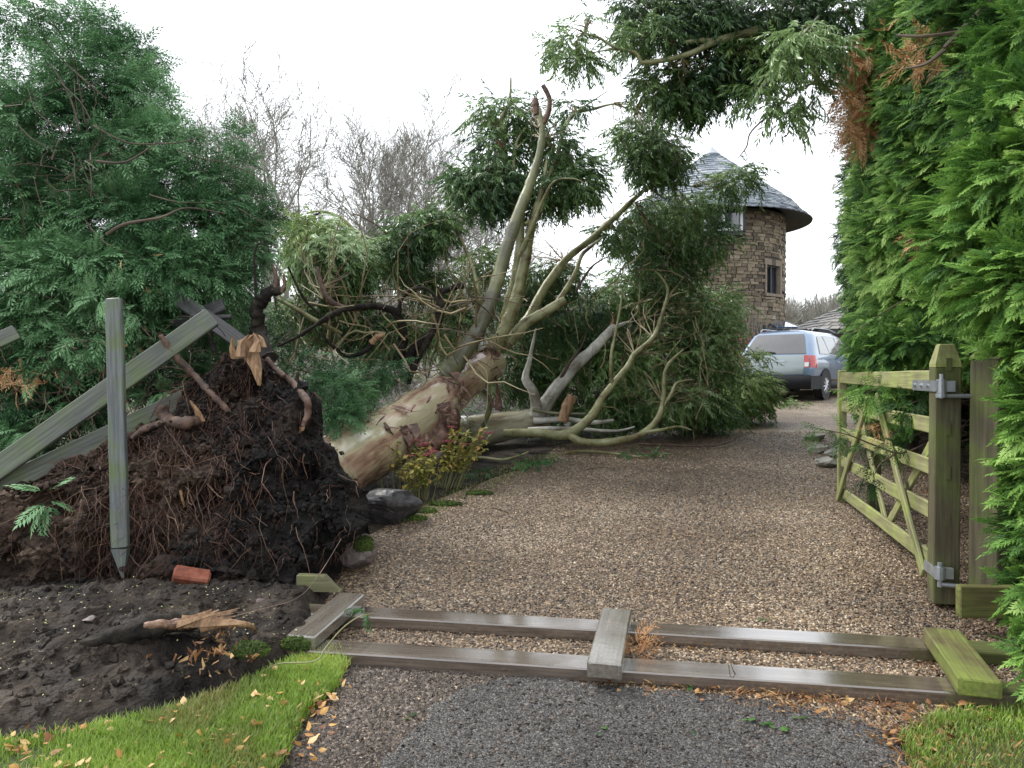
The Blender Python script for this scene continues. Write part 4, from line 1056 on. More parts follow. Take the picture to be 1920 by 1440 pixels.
def splinter(pts, w, mat='split', name='splintered_wood', th=.03):
    mb = MB(); n = len(pts); V = []
    for (x, y, Y), ww in zip(pts, w):
        c = np.array(list(at(x, y, Y))); V += [c + [-ww, -th * .2, 0], c + [ww * .2, -th, 0], c + [ww, 0, 0], c + [0, th, 0]]
    V = np.array(V) + rng.normal(size=(4 * n, 3)) * .003; Q = [[i * 4 + j, i * 4 + (j + 1) % 4, (i + 1) * 4 + (j + 1) % 4, (i + 1) * 4 + j] for i in range(n - 1) for j in range(4)]
    mb.add(V, Q); return mb
mb = splinter([(487, 722, 5.38), (481, 690, 5.42), (470, 665, 5.46), (462, 640, 5.48), (480, 625, 5.5)], [.010, .038, .060, .062, .010])
for a in ([(445, 672, 5.43), (436, 655, 5.42), (437, 632, 5.42)], [(450, 668, 5.4), (452, 645, 5.41), (468, 627, 5.43)], [(478, 660, 5.4), (484, 640, 5.42), (476, 624, 5.45)], [(490, 650, 5.45), (488, 632, 5.46), (484, 628, 5.46)]):
    m2 = splinter(a, [.04, .022, .003], th=.02)
    for v, q in zip(m2.V, m2.F4): mb.add(v, q)
mb.build('splintered_wood', M['split'], tree)
splinter([(378, 790, 5.24), (370, 772, 5.22), (356, 752, 5.2)], [.03, .018, .002], th=.015).build('splintered_wood', M['split'], tree)
splinter([(568, 800, 5.2), (566, 808, 5.2), (560, 812, 5.2)], [.018, .012, .004], th=.012).build('splintered_wood', M['split'], tree)
# fine roots hanging over the face
mb = MB(); n = 2100
for i in range(n):
    c = rng.uniform(size=1)[0]
    if c < .72: px, py = rng.normal(290, 100), rng.normal(880, 85)
    elif c < .90: px, py = rng.normal(450, 70), rng.normal(740, 50)
    else: px, py = rng.uniform(400, 680), rng.uniform(800, 1050)
    p = plate_pt(px, py) + Vector(fn) * rng.uniform(.0, .05)
    L = rng.uniform(.06, .40) * (1.35 if c < .62 else .7); d = Vector(rdir(1)[0]) * .8 + Vector((0, -.35, -.75)); d.normalize(); pts = [p]
    m = 6
    for j in range(m):
        d = (d + Vector(rng.normal(size=3)) * .27 + Vector((0, -.02, -.16))).normalized(); pts.append(pts[-1] + d * L / m)
    r0 = rng.choice([.0012, .0018, .0028, .0055], p=[.55, .33, .10, .02]); tube(mb, pts, [r0 * (1 - .7 * j / m) for j in range(m + 1)], 3, 0, rng.uniform(0, 1), cap=False)
prop(mb.build('fine_roots', M['fineroot'], tree), kind='stuff')

# ---- trunks and limbs
mb = MB(); limb(mb, [at(545, 905, 6.2), at(600, 905, 7.2), at(645, 868, 7.6), at(722, 825, 8.2), at(800, 768, 8.9), at(862, 720, 9.6), at(922, 678, 10.3)], [.30, .34, .335, .32, .30, .255, .215], 28, .12, 10); mb.build('trunk', trunk_mat('cream_pink_bark', [(.34, .13, .06, .045), (.43, .28, .16, .115), (.49, .42, .29, .20), (.54, .50, .42, .28), (.62, .44, .40, .26), (.72, .70, .65, .52)], at(922, 678, 10.3) - at(645, 868, 7.6)), tree, smooth=True)
mb = MB(); limb(mb, [at(812, 800, 9.4), at(850, 812, 10.6), at(900, 808, 11.1), at(960, 797, 11.4), at(1022, 784, 11.6)], [.30, .25, .235, .21, .175], 22, .07, 8); mb.build('trunk', trunk_mat('cream_grey_bark', [(.30, .12, .08, .055), (.42, .30, .25, .17), (.52, .44, .41, .30), (.68, .66, .63, .52)], at(1022, 784, 11.6) - at(850, 812, 10.6)), tree, smooth=True)
def LB(pts, rads, mat='limb', sides=10, amp=.10, name='limb'):
    mb = MB(); pp_, rr_ = smooth_path([at(*p) for p in pts], rads, 9); rr_ = [q * (1 + .22 * max(0, math.sin(i * 1.7 + pts[0][0]) - .8) * 5 * .5) for i, q in enumerate(rr_)]; tube(mb, pp_, rr_, sides + 2, amp * 1.5, .5, True, 9.0); return mb.build(name, M[mat], tree, smooth=True)
LB([(838, 700, 9.25), (862, 672, 9.2), (895, 622, 9.2), (918, 570, 9.2), (940, 500, 9.25), (965, 420, 9.3), (992, 350, 9.4), (1012, 285, 9.45), (1016, 235, 9.5), (1004, 190, 9.5)], [.14, .105, .090, .084, .080, .072, .062, .046, .034, .026], 'limb_dark', 14)
LB([(1012, 240, 9.5), (1027, 215, 9.5), (1030, 185, 9.5), (1018, 160, 9.5)], [.03, .032, .028, .03], 'red_bark')
LB([(1006, 215, 9.5), (1004, 195, 9.5), (1003, 184, 9.5)], [.04, .045, .03], 'red_bark')
LB([(920, 662, 10.2), (940, 628, 10.1), (965, 570, 10.1), (982, 500, 10.1), (998, 420, 10.1), (1018, 350, 10.1), (1026, 300, 10.1)], [.11, .088, .08, .072, .052, .035, .018], 'limb')
LB([(935, 640, 10.4), (955, 560, 10.4), (966, 520, 10.4), (975, 450, 10.4), (972, 400, 10.4), (955, 340, 10.4), (944, 270, 10.4), (940, 225, 10.4), (955, 190, 10.4), (958, 145, 10.4)], [.065, .06, .06, .058, .058, .045, .036, .028, .02, .010], 'limb')
LB([(972, 405, 10.4), (958, 370, 10.35), (962, 330, 10.3), (968, 270, 10.3), (985, 240, 10.3)], [.05, .04, .03, .02, .01], 'limb')
LB([(946, 290, 10.4), (938, 270, 10.35), (928, 258, 10.35)], [.03, .02, .004], 'split', 6)
LB([(950, 322, 10.4), (965, 285, 10.3), (985, 262, 10.3), (1000, 250, 10.3)], [.018, .015, .010, .006], 'limb', 6)
LB([(935, 652, 10.3), (985, 605, 10.4), (1018, 545, 10.6), (1058, 490, 10.8), (1100, 455, 11), (1150, 410, 11.2), (1190, 372, 11.4), (1220, 350, 11.5), (1262, 345, 11.6), (1300, 350, 11.7)], [.09, .07, .06, .052, .045, .04, .034, .028, .02, .010], 'limb')
LB([(945, 650, 10.3), (985, 608, 10.3), (1030, 580, 10.3), (1060, 562, 10.3)], [.09, .07, .06, .055], 'limb')
LB([(1040, 575, 10.4), (1075, 520, 10.6), (1090, 480, 10.8), (1105, 465, 10.9), (1130, 445, 11)], [.045, .035, .03, .025, .012], 'limb', 8)
LB([(1080, 545, 10.6), (1110, 500, 10.8), (1142, 480, 11)], [.02, .015, .006], 'brown_twig', 6)
LB([(905, 660, 10.4), (897, 610, 10.5), (880, 570, 10.6), (872, 535, 10.7), (868, 515, 10.7)], [.06, .05, .04, .03, .012], 'limb_silver', 8)
LB([(1020, 350, 10.1), (1045, 290, 10.3), (1058, 240, 10.6), (1080, 212, 10.8), (1110, 205, 11), (1150, 195, 11), (1190, 197, 11)], [.03, .028, .026, .026, .022, .014, .006], 'limb', 7)
LB([(1080, 210, 10.8), (1110, 190, 10.9), (1140, 170, 11)], [.016, .010, .005], 'limb', 5)
LB([(985, 420, 10.1), (1015, 395, 10.1), (1030, 340, 10.1), (1012, 330, 10.1)], [.03, .03, .025, .01], 'limb', 7)
LB([(975, 480, 10.1), (1000, 420, 9.9), (1018, 375, 9.8), (1040, 340, 9.7), (1075, 335, 9.6), (1100, 345, 9.6)], [.035, .03, .02, .014, .01, .005], 'limb', 7)
LB([(905, 735, 10.2), (918, 760, 10.1), (905, 800, 10.2)], [.05, .045, .03], 'limb_dark', 8)
# limbs of the trunk that lies on the ground
LB([(1005, 785, 11.4), (1038, 735, 11.4), (1075, 690, 11.5), (1115, 652, 11.6), (1152, 612, 11.7)], [.13, .10, .09, .08, .062], 'limb_silver', 12)
LB([(1140, 628, 11.65), (1150, 600, 11.7), (1144, 585, 11.7)], [.05, .02, .004], 'split', 6)
LB([(1150, 615, 11.7), (1175, 605, 11.8), (1188, 603, 11.8)], [.04, .02, .005], 'limb_silver', 6)
LB([(1008, 775, 11.3), (1000, 735, 11.2), (986, 710, 11.2), (992, 680, 11.2), (1000, 640, 11.3), (1005, 615, 11.3)], [.09, .07, .06, .035, .022, .01], 'limb_silver', 9)
LB([(1050, 712, 11.4), (1068, 680, 11.3), (1090, 650, 11.3), (1098, 628, 11.3)], [.03, .022, .016, .008], 'brown_twig', 6)
LB([(945, 812, 10.7), (1010, 812, 10.6), (1060, 815, 10.5), (1105, 785, 10.5), (1130, 745, 10.5), (1148, 722, 10.5), (1178, 685, 10.6), (1190, 664, 10.7), (1225, 632, 10.8), (1243, 585, 10.8), (1252, 545, 10.9), (1240, 520, 10.9), (1228, 508, 10.9)], [.06, .06, .065, .06, .05, .045, .04, .036, .032, .026, .02, .013, .006], 'limb', 9)
LB([(1250, 560, 10.9), (1272, 550, 10.9), (1290, 548, 11)], [.018, .012, .005], 'limb', 5)
LB([(1062, 812, 10.5), (1085, 826, 10.4), (1115, 830, 10.4), (1160, 826, 10.4), (1200, 815, 10.5), (1230, 790, 10.6), (1243, 755, 10.7), (1246, 705, 10.7), (1256, 680, 10.7), (1282, 655, 10.8)], [.055, .052, .05, .048, .045, .045, .035, .028, .024, .010], 'limb', 9)
LB([(1238, 770, 10.7), (1258, 740, 10.7), (1270, 718, 10.8), (1300, 712, 10.9)], [.035, .026, .02, .008], 'limb', 7)
LB([(1200, 812, 10.5), (1240, 806, 10.5), (1272, 800, 10.6), (1296, 806, 10.6)], [.03, .022, .016, .008], 'limb', 6)
LB([(1148, 725, 10.5), (1146, 670, 10.4), (1155, 620, 10.4), (1165, 560, 10.5), (1158, 545, 10.5), (1135, 532, 10.6)], [.025, .022, .018, .014, .009, .005], 'limb', 6)
LB([(1000, 790, 11.2), (1060, 786, 11.2), (1110, 792, 11.2), (1150, 788, 11.3)], [.05, .04, .035, .02], 'limb_silver', 8)
LB([(1000, 768, 11.2), (1040, 775, 11.1), (1100, 776, 11.1)], [.03, .025, .015], 'limb_dark', 7)
LB([(990, 806, 10.9), (1060, 803, 10.9), (1150, 808, 11), (1190, 800, 11)], [.04, .03, .02, .01], 'limb_silver', 7)
LB([(1054, 790, 10.9), (1064, 762, 10.9), (1074, 742, 10.9)], [.085, .08, .075], 'split', 10, .15, 'broken_stub')
# long thin loops over the top left of the crown
LB([(575, 400, 9.8), (600, 396, 9.8), (640, 408, 9.8), (672, 438, 9.8), (715, 458, 9.9), (760, 470, 10)], [.012, .016, .02, .022, .02, .014], 'limb', 6)
LB([(575, 430, 9.8), (580, 410, 9.8), (605, 397, 9.8)], [.008, .012, .014], 'black_bark', 5)
LB([(760, 480, 10), (800, 455, 10), (830, 425, 10), (832, 400, 10), (865, 370, 10.1), (900, 330, 10.2)], [.02, .018, .015, .012, .009, .005], 'limb', 5)
LB([(662, 400, 10), (700, 418, 10), (740, 448, 10), (790, 455, 10)], [.006, .010, .012, .012], 'brown_twig', 5)
LB([(830, 405, 10), (860, 440, 10), (885, 500, 10), (900, 560, 10), (905, 600, 10.2)], [.012, .018, .022, .03, .035], 'limb', 6)
# dark broken limbs
def DB(pts, rads, mat='black_bark', amp=.42): return LB(pts, [q * .82 for q in rads], mat, 9, amp, 'dark_limb')
DB([(520, 650, 8.2), (560, 630, 8.3), (598, 606, 8.5), (640, 582, 8.6), (690, 574, 8.8), (735, 582, 9), (752, 606, 9.1), (755, 640, 9.2), (742, 688, 9.3)], [.018, .024, .03, .038, .045, .05, .06, .07, .075])
DB([(748, 590, 9), (752, 565, 9), (770, 545, 9), (795, 540, 9), (815, 555, 9), (828, 580, 9)], [.03, .026, .024, .02, .018, .014])
DB([(868, 536, 9.4), (845, 540, 9.35), (826, 552, 9.3), (824, 590, 9.3), (812, 620, 9.3), (782, 648, 9.3), (760, 680, 9.3)], [.05, .05, .04, .055, .065, .07, .08])
DB([(828, 575, 9.3), (824, 552, 9.3), (823, 542, 9.3)], [.05, .045, .045])
DB([(812, 620, 9.3), (790, 660, 9.2), (770, 700, 9.2), (765, 720, 9.2)], [.05, .045, .05, .05])
DB([(700, 640, 8.8), (688, 655, 8.8), (660, 668, 8.8), (640, 664, 8.8), (615, 640, 8.7), (600, 622, 8.7)], [.04, .04, .034, .028, .02, .014])
LB([(722, 628, 8.8), (708, 632, 8.8), (696, 644, 8.8)], [.02, .04, .04], 'split', 7)
LB([(595, 500, 8.7), (605, 540, 8.7), (620, 565, 8.7), (650, 578, 8.8), (690, 578, 8.9)], [.014, .03, .036, .032, .03], 'root', 7, name='limb')
LB([(540, 500, 8.7), (570, 560, 8.7), (600, 588, 8.7)], [.010, .016, .018], 'black_bark', 6)
LB([(520, 560, 8.7), (560, 582, 8.7), (590, 600, 8.7), (640, 625, 8.9)], [.02, .028, .028, .02], 'limb', 7)

# peeling bark ribbons
def ribbon(pts, ws, mat='red_bark'):
    mb = MB(); V = []; P, Wd = smooth_path([at(*p) for p in pts], ws, 4)
    for i, (p, w_) in enumerate(zip(P, Wd)):
        s = Vector((math.cos(i * .35), .5 * math.sin(i * .4), .2)) * w_; V += [p - s, p + s, p + s + Vector((0, .008, 0)), p - s + Vector((0, .008, 0))]
    mb.add(np.array([list(v) for v in V]), [[i * 4 + a, i * 4 + b, (i + 1) * 4 + b, (i + 1) * 4 + a] for i in range(len(P) - 1) for a, b in ((0, 1), (1, 2), (2, 3), (3, 0))]); return mb.build('peeling_bark', M[mat], tree)
rs = np.random.default_rng(4)
for pts, ws in [([(838, 710, 9.0), (852, 738, 8.95), (866, 745, 8.95)], [.05, .05, .02]), ([(850, 698, 9.1), (868, 722, 9.0), (858, 742, 9.0)], [.03, .04, .01]),
                ([(832, 755, 8.6), (842, 790, 8.55), (858, 792, 8.6)], [.06, .05, .01]), ([(925, 660, 10), (930, 700, 10), (936, 770, 10)], [.04, .055, .045]),
                ([(912, 668, 10), (915, 715, 10), (925, 765, 10)], [.03, .03, .02]), ([(756, 800, 8.0), (770, 835, 7.9), (776, 855, 7.9)], [.035, .03, .01]),
                ([(772, 795, 8.1), (786, 825, 8.0), (784, 862, 8.0)], [.04, .04, .02]), ([(900, 662, 10.05), (920, 650, 10.0), (935, 668, 10.0)], [.03, .05, .02]),
                ([(888, 672, 10), (905, 655, 10), (925, 650, 10.0)], [.01, .03, .03]), ([(735, 760, 8.2), (755, 765, 8.15), (770, 770, 8.2)], [.01, .03, .02])]:
    ribbon(pts, [q * 1.35 for q in ws])
for i in range(60):
    x, y, Y = [(835, 770, 8.6), (850, 725, 8.95), (775, 800, 8.05), (915, 665, 10.0), (700, 790, 7.9)][i % 5]; x += rs.normal() * 16; y += rs.normal() * 14; a = rs.uniform(0, 6.28); l = rs.uniform(8, 22)
    ribbon([(x, y, Y - .05), (x + l * math.cos(a), y + l * abs(math.sin(a)), Y - .1), (x + 1.7 * l * math.cos(a), y + 1.9 * l * abs(math.sin(a)), Y - .05)], [.010, .030, .004])
# rough burr where the trunk folds over the second stem
mb = MB(); limb(mb, [at(795, 835, 8.45), at(822, 815, 8.65), at(835, 790, 8.9), at(842, 770, 9.2)], [.13, .17, .17, .10], 22, .7, 6); mb.build('trunk_burr', M['red_bark'], tree, smooth=True)

# ---- crown clumps: (px, py, Y, rx_px, ry_px, rdepth, n, tone, anchor)
def EC(px, py, Y, rx, ry, rd, n, tone=.42, anchor=None, mat='euc', size=.30, parent=None, tw=13, name='leaf_clump'):
    parent = parent or tree; c = np.array(list(at(px, py, Y))); rad = np.array([rx / F * Y, rd, ry / F * Y])
    mb = MB(); euc_clump(mb, c, rad, n, size, tone); o = mb.build(name, M[mat], parent)
    if tw:
        mb = MB(); a = at(*anchor) if anchor else Vector(c - [0, 0, rad[2] * .6]); twigs_to(mb, a, c, rad * 1.15, tw, .007, 4, .2, .5, .05); mb.build('twigs', M['twig'], o)
    return o
for q in [
    # upper clump round the upright limbs
    (918, 350, 10.3, 68, 48, .5, 420, .34, (968, 400, 10.4)), (1058, 345, 10.3, 52, 38, .45, 300, .42, (1018, 350, 10.1)), (985, 385, 10.6, 60, 18, .4, 120, .25, (972, 400, 10.4)),
    (930, 285, 10.5, 42, 42, .4, 210, .26, (945, 300, 10.4)), (960, 210, 10.5, 42, 38, .35, 130, .38, (955, 200, 10.4)), (1035, 285, 10.5, 36, 44, .4, 170, .44, (1016, 260, 9.6)),
    (1085, 325, 10.3, 28, 36, .3, 110, .45, (1045, 300, 10.3)), (905, 215, 10.5, 22, 26, .25, 34, .45, (945, 250, 10.4)), (1070, 200, 10.8, 24, 20, .25, 40, .45, (1080, 212, 10.8)), (885, 330, 10.4, 34, 22, .3, 90, .4, (950, 330, 10.4)),
    (1000, 230, 10.6, 30, 34, .3, 80, .3, (1010, 240, 9.8)),
    # big ball at the right of the high limb, against the tower
    (1225, 285, 11.2, 62, 38, .5, 330, .40, (1190, 200, 11)), (1190, 250, 11.2, 40, 30, .4, 130, .42, (1150, 195, 11)), (1240, 310, 11.2, 45, 22, .4, 180, .25, (1190, 200, 11)),
    (1375, 335, 11.6, 36, 26, .3, 130, .45, (1300, 350, 11.7)),
    (1270, 400, 12, 76, 45, .6, 420, .34, (1220, 350, 11.5)), (1320, 450, 12, 52, 40, .5, 280, .30, (1262, 345, 11.6)), (1210, 450, 12, 60, 38, .5, 230, .32, (1150, 410, 11.2)),
    (1150, 440, 11.5, 42, 24, .4, 110, .36, (1150, 410, 11.2)), (1250, 500, 12.2, 70, 40, .6, 320, .26, (1190, 380, 11.4)),
    # main mass on the ground
    (1190, 560, 13, 78, 52, .8, 460, .30, None), (1280, 580, 13, 80, 55, .8, 520, .38, (1225, 632, 10.8)), (1345, 590, 13.2, 40, 50, .6, 260, .42, None), (1110, 580, 12.8, 60, 48, .7, 300, .30, None),
    (1230, 660, 12.6, 90, 55, .8, 560, .26, (1190, 664, 10.7)), (1330, 660, 12.8, 50, 60, .7, 360, .33, None), (1150, 690, 12.4, 75, 50, .7, 400, .32, None), (1240, 745, 12.2, 90, 42, .7, 500, .38, (1243, 755, 10.7)),
    (1315, 755, 12.6, 42, 36, .6, 280, .40, None), (1160, 765, 12.2, 70, 32, .6, 320, .33, None), (1080, 660, 12.6, 50, 50, .6, 230, .36, None), (1050, 730, 12.6, 55, 40, .6, 220, .3, None),
    (1400, 725, 14.2, 46, 38, .7, 340, .46, None), (1370, 770, 14, 50, 18, .5, 150, .42, None), (1415, 752, 14.4, 28, 22, .4, 120, .45, None), (1400, 668, 14.3, 46, 10, .3, 50, .50, (1370, 690, 13.8)),
    (1020, 600, 12.4, 45, 40, .6, 170, .30, None), (1010, 520, 12, 40, 34, .5, 130, .34, (1058, 490, 10.8)), (1060, 520, 12, 34, 28, .4, 100, .34, (1058, 490, 10.8)), (960, 560, 12.2, 50, 50, .6, 160, .3, None),
    (905, 500, 12, 36, 34, .5, 120, .36, (880, 560, 10.6)), (955, 700, 12.2, 60, 60, .6, 260, .24, None), (1000, 660, 12.8, 50, 60, .6, 240, .28, None),
    # left of the trunk
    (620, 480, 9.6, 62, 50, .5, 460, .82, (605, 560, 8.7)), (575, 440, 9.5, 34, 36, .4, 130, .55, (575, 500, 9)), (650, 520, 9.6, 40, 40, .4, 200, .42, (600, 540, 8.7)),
    (780, 435, 10.1, 48, 32, .4, 190, .42, (760, 470, 10)), (745, 480, 10.1, 40, 36, .4, 170, .38, (715, 458, 9.9)), (815, 420, 10.1, 26, 24, .3, 90, .4, (800, 455, 10)), (800, 530, 10.6, 50, 34, .4, 130, .36, None),
    (640, 600, 9.9, 62, 34, .4, 160, .40, None), (720, 620, 10, 64, 40, .4, 200, .33, None), (850, 620, 10.6, 56, 44, .5, 170, .3, None), (560, 600, 10, 44, 44, .5, 140, .5, None), (870, 570, 11, 50, 40, .5, 150, .34, None)]:
    px, py, Y, rx, ry, rd, n, tone, an = q
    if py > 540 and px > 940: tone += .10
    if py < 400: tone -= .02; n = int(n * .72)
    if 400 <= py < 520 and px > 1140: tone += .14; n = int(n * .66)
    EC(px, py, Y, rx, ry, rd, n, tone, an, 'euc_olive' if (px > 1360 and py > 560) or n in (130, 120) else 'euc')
# thin bare twigs through the crown and the tangle behind the dark limbs
mb = MB()
def tangle(x0, x1, y0, y1, Y0, Y1, n, L0, L1, r0, up=.1, sides=4):
    for i in range(n):
        p = at(rng.uniform(x0, x1), rng.uniform(y0, y1), rng.uniform(Y0, Y1)); d = Vector(rdir(1)[0]) + Vector((0, 0, up)); d.normalize(); L = rng.uniform(L0, L1); pts = [p]
        for j in range(6): d = (d + Vector(rng.normal(size=3)) * .28).normalized(); pts.append(pts[-1] + d * L / 6)
        r_ = r0 * rng.uniform(.4, 1.3); tube(mb, pts, [r_ * (1 - .75 * j / 6) for j in range(7)], sides, 0, .5, cap=False)
tangle(520, 900, 560, 700, 8.8, 10.5, 150, .5, 1.7, .013)
tangle(880, 1350, 520, 790, 10.6, 12, 70, .4, 1.4, .008)
tangle(1200, 1380, 500, 780, 10.8, 12, 60, .4, 1.1, .006)
prop(mb.build('twig_tangle', M['twig'], tree), kind='stuff')
mb = MB(); tangle(500, 950, 540, 740, 8.6, 10.4, 110, .4, 1.3, .009); tangle(950, 1350, 700, 810, 11, 12.4, 40, .3, 1.0, .006); tangle(1180, 1330, 130, 260, 10.2, 11, 50, .3, .9, .006, -.3)
prop(mb.build('twig_tangle', M['brown_twig'], tree), kind='stuff')

# ================================================================== STANDING EUCALYPTUS (top right)
st_base = Vector((6.6, 9.6, G(0, 9.6)))
seu = empty('eucalyptus_tree', st_base, 'standing eucalyptus whose boughs hang in from the top right behind the hedge', 'tree')
mb = MB(); limb(mb, [st_base, st_base + Vector((-.1, 0, 2.5)), st_base + Vector((-.3, -.1, 5)), st_base + Vector((-.2, -.2, 8.5))], [.28, .24, .19, .10], 14, .08); mb.build('trunk', M['bark'], seu, smooth=True)
def SB(pts, rads, mat='limb', sides=8):
    mb = MB(); limb(mb, [at(*p) for p in pts], rads, sides, .1, 6); return mb.build('limb', M[mat], seu, smooth=True)
SB([(1800, -60, 9.5), (1650, -35, 9.0), (1520, 18, 8.6), (1450, 45, 8.5), (1405, 62, 8.5), (1345, 76, 8.5), (1300, 98, 8.5), (1250, 112, 8.5), (1200, 118, 8.5)], [.10, .07, .06, .055, .05, .04, .032, .028, .024])
SB([(1345, 76, 8.5), (1310, 76, 8.5), (1280, 80, 8.5)], [.035, .025, .018])
SB([(1202, 116, 8.5), (1190, 98, 8.5), (1155, 90, 8.5), (1125, 72, 8.5), (1098, 62, 8.5), (1095, 50, 8.5), (1075, 46, 8.5)], [.022, .02, .018, .014, .012, .01, .004])
SB([(1155, 92, 8.5), (1120, 97, 8.5), (1090, 105, 8.5)], [.010, .008, .004])
SB([(1800, 90, 9), (1545, 108, 8.7), (1500, 97, 8.7), (1440, 90, 8.7), (1390, 86, 8.7)], [.05, .045, .04, .035, .02], 'limb')
SB([(1545, 108, 8.6), (1460, 100, 8.6), (1400, 100, 8.6), (1330, 104, 8.6)], [.03, .026, .02, .010], 'limb')
SB([(1600, 20, 8.3), (1560, 28, 8.3), (1515, 25, 8.3), (1480, 5, 8.3)], [.03, .022, .018, .012], 'root')
SB([(1522, 110, 8.2), (1528, 140, 8.2), (1545, 165, 8.2), (1570, 175, 8.2)], [.03, .035, .03, .02], 'red_bark')
SB([(1560, 150, 8.2), (1500, 165, 8.2), (1460, 200, 8.2), (1410, 245, 8.2), (1400, 275, 8.2), (1384, 296, 8.2)], [.012, .012, .010, .009, .008, .004], 'brown_twig', 5)
SB([(1395, 282, 8.2), (1401, 295, 8.2), (1400, 308, 8.2)], [.006, .004, .002], 'brown_twig', 4)
SB([(1535, 30, 8.1), (1500, 78, 8.1), (1540, 105, 8.1), (1580, 120, 8.1)], [.012, .016, .018, .02], 'limb_silver', 6)
for q in [(1062, 92, 8.6, 30, 26, .3, 95, .5, (1095, 62, 8.5)), (1090, 118, 8.6, 26, 12, .2, 45, .5, (1090, 100, 8.5)), (1108, 30, 8.6, 10, 12, .1, 7, .5, (1098, 55, 8.5)),
          (1205, 20, 8.8, 46, 28, .35, 150, .34, (1250, 20, 8.8)), (1170, 12, 8.8, 26, 16, .25, 50, .4, (1250, 20, 8.8)), (1190, 68, 8.6, 34, 22, .3, 100, .48, (1230, 70, 8.6)), (1235, 72, 8.6, 28, 26, .3, 80, .42, (1270, 85, 8.6)),
          (1320, 15, 8.9, 56, 30, .4, 260, .18, None), (1300, 55, 8.8, 42, 34, .35, 190, .16, None), (1370, 40, 8.7, 48, 30, .35, 210, .32, None), (1440, 20, 8.6, 56, 26, .35, 220, .38, None), (1500, 55, 8.5, 46, 34, .35, 200, .36, None), (1560, 20, 8.5, 50, 40, .4, 180, .35, None),
          (1245, 155, 9.0, 56, 30, .4, 230, .36, (1280, 110, 8.5)), (1310, 165, 9.0, 56, 38, .45, 300, .32, (1330, 100, 8.6)), (1270, 195, 9.0, 50, 22, .35, 170, .32, (1280, 110, 8.5)), (1350, 130, 8.9, 40, 32, .35, 170, .26, (1390, 90, 8.6)),
          (1400, 125, 8.8, 32, 34, .3, 120, .14, (1400, 90, 8.6)), (1415, 160, 8.8, 26, 18, .25, 60, .2, (1410, 110, 8.6)), (1450, 118, 8.6, 36, 20, .3, 90, .44, (1450, 90, 8.6)), (1390, 100, 8.6, 40, 14, .3, 80, .5, None)]:
    px, py, Y, rx, ry, rd, n, tone, an = q; EC(px, py, Y, rx, ry, rd, int(n * .72), tone - .05, an, 'euc_olive' if px in (1390, 1205, 1245, 1440, 1320) else 'euc', .26, seu, 8)
for q in [(1500, 65, 7.3, 40, 16, .2, 40, .62, (1545, 60, 7.6)), (1545, 100, 7.4, 26, 26, .2, 36, .58, (1560, 70, 7.6)), (1480, 120, 7.5, 22, 14, .2, 22, .6, (1540, 100, 7.6)), (1510, 170, 7.7, 22, 26, .15, 16, .5, (1540, 140, 8)),
          (1470, 200, 7.8, 20, 16, .15, 14, .5, (1480, 180, 8.1)), (1440, 205, 7.8, 18, 9, .15, 8, .5, (1460, 200, 8.1)), (1485, 225, 7.8, 14, 14, .1, 8, .5, (1480, 195, 8)), (1425, 170, 7.9, 20, 14, .15, 14, .45, (1460, 150, 8))]:
    px, py, Y, rx, ry, rd, n, tone, an = q; EC(px, py, Y, rx, ry, rd, n, tone, an, 'euc', .30, seu, 3)

# ================================================================== CONIFER HEDGE (right)
hb = Vector((4.6, 9.0, G(0, 9)))
hedge = empty('conifer_hedge', hb, 'tall green conifer hedge running along the right of the drive behind the gate', 'hedge')
hyk = np.array([3.0, 4.0, 5.0, 6.5, 8.0, 10.0, 12.0, 13.5, 15.0, 16.0])
hxk = np.array([2.95, 3.10, 3.28, 3.62, 4.06, 4.72, 5.50, 6.18, 6.85, 7.7])
def hedge_x(Y, Z):
    P = np.c_[Y, Z, np.zeros_like(Y)]
    zz = Z - Gv(Y)
    return np.interp(Y, hyk, hxk) - .34 * np.clip(1 - ((zz - 3.0) / 2.3) ** 2, -1.2, 1) * np.interp(Y, [3, 6, 16], [.75, .9, .35]) - (fbm(P, .85, 4, 3) - .5) * 1.25 * np.interp(Y, [3, 10, 16], [1, .75, .45]) - (fbm(P, 2.6, 3, 5) - .5) * .55 * np.interp(Y, [3, 10, 16], [1, .75, .45])
def hedge_low(Y):      # height at which the foliage starts
    return np.interp(Y, [3.0, 3.9, 4.5, 7.5, 9.0, 10.5], [.9, 1.25, 1.45, 1.15, .7, .1])
def hedge_part(n, Y0, Y1, tpl, s0, s1, name, mat='hedge', box=None, parent=None, tone=.46):
    Y = Y0 + (Y1 - Y0) * rng.uniform(size=n); zt = .62 * Y * .78 + 2.1
    Z = Gv(Y) + hedge_low(Y) + rng.uniform(0, 1, n) * (np.minimum(zt, 9.5) - hedge_low(Y))
    if box is not None: Y, Z = box(n)
    dep = rng.uniform(0, 1, len(Y)) ** 1.6 * .42; X = hedge_x(Y, Z) + dep; P = np.c_[X, Y, Z]
    n = len(P); di = np.array([-.75, -.42, -.12]) + rng.normal(size=(n, 3)) * .48; up = np.array([-.35, -.35, .9]) + rng.normal(size=(n, 3)) * .35
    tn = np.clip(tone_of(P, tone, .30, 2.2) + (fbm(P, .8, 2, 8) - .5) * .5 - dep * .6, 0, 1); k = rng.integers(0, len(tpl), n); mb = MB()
    s = rng.uniform(s0, s1, n)
    for i in range(len(tpl)):
        m = k == i; scatter(mb, tpl[i][0], tpl[i][1], P[m], di[m], up[m], s[m], tn[m], tpl[i][2])
    return mb.build(name, M[mat], parent or hedge)
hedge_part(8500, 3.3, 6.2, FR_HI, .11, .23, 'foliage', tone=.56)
hedge_part(15000, 6.0, 10.0, FR_MID, .12, .23, 'foliage', tone=.50)
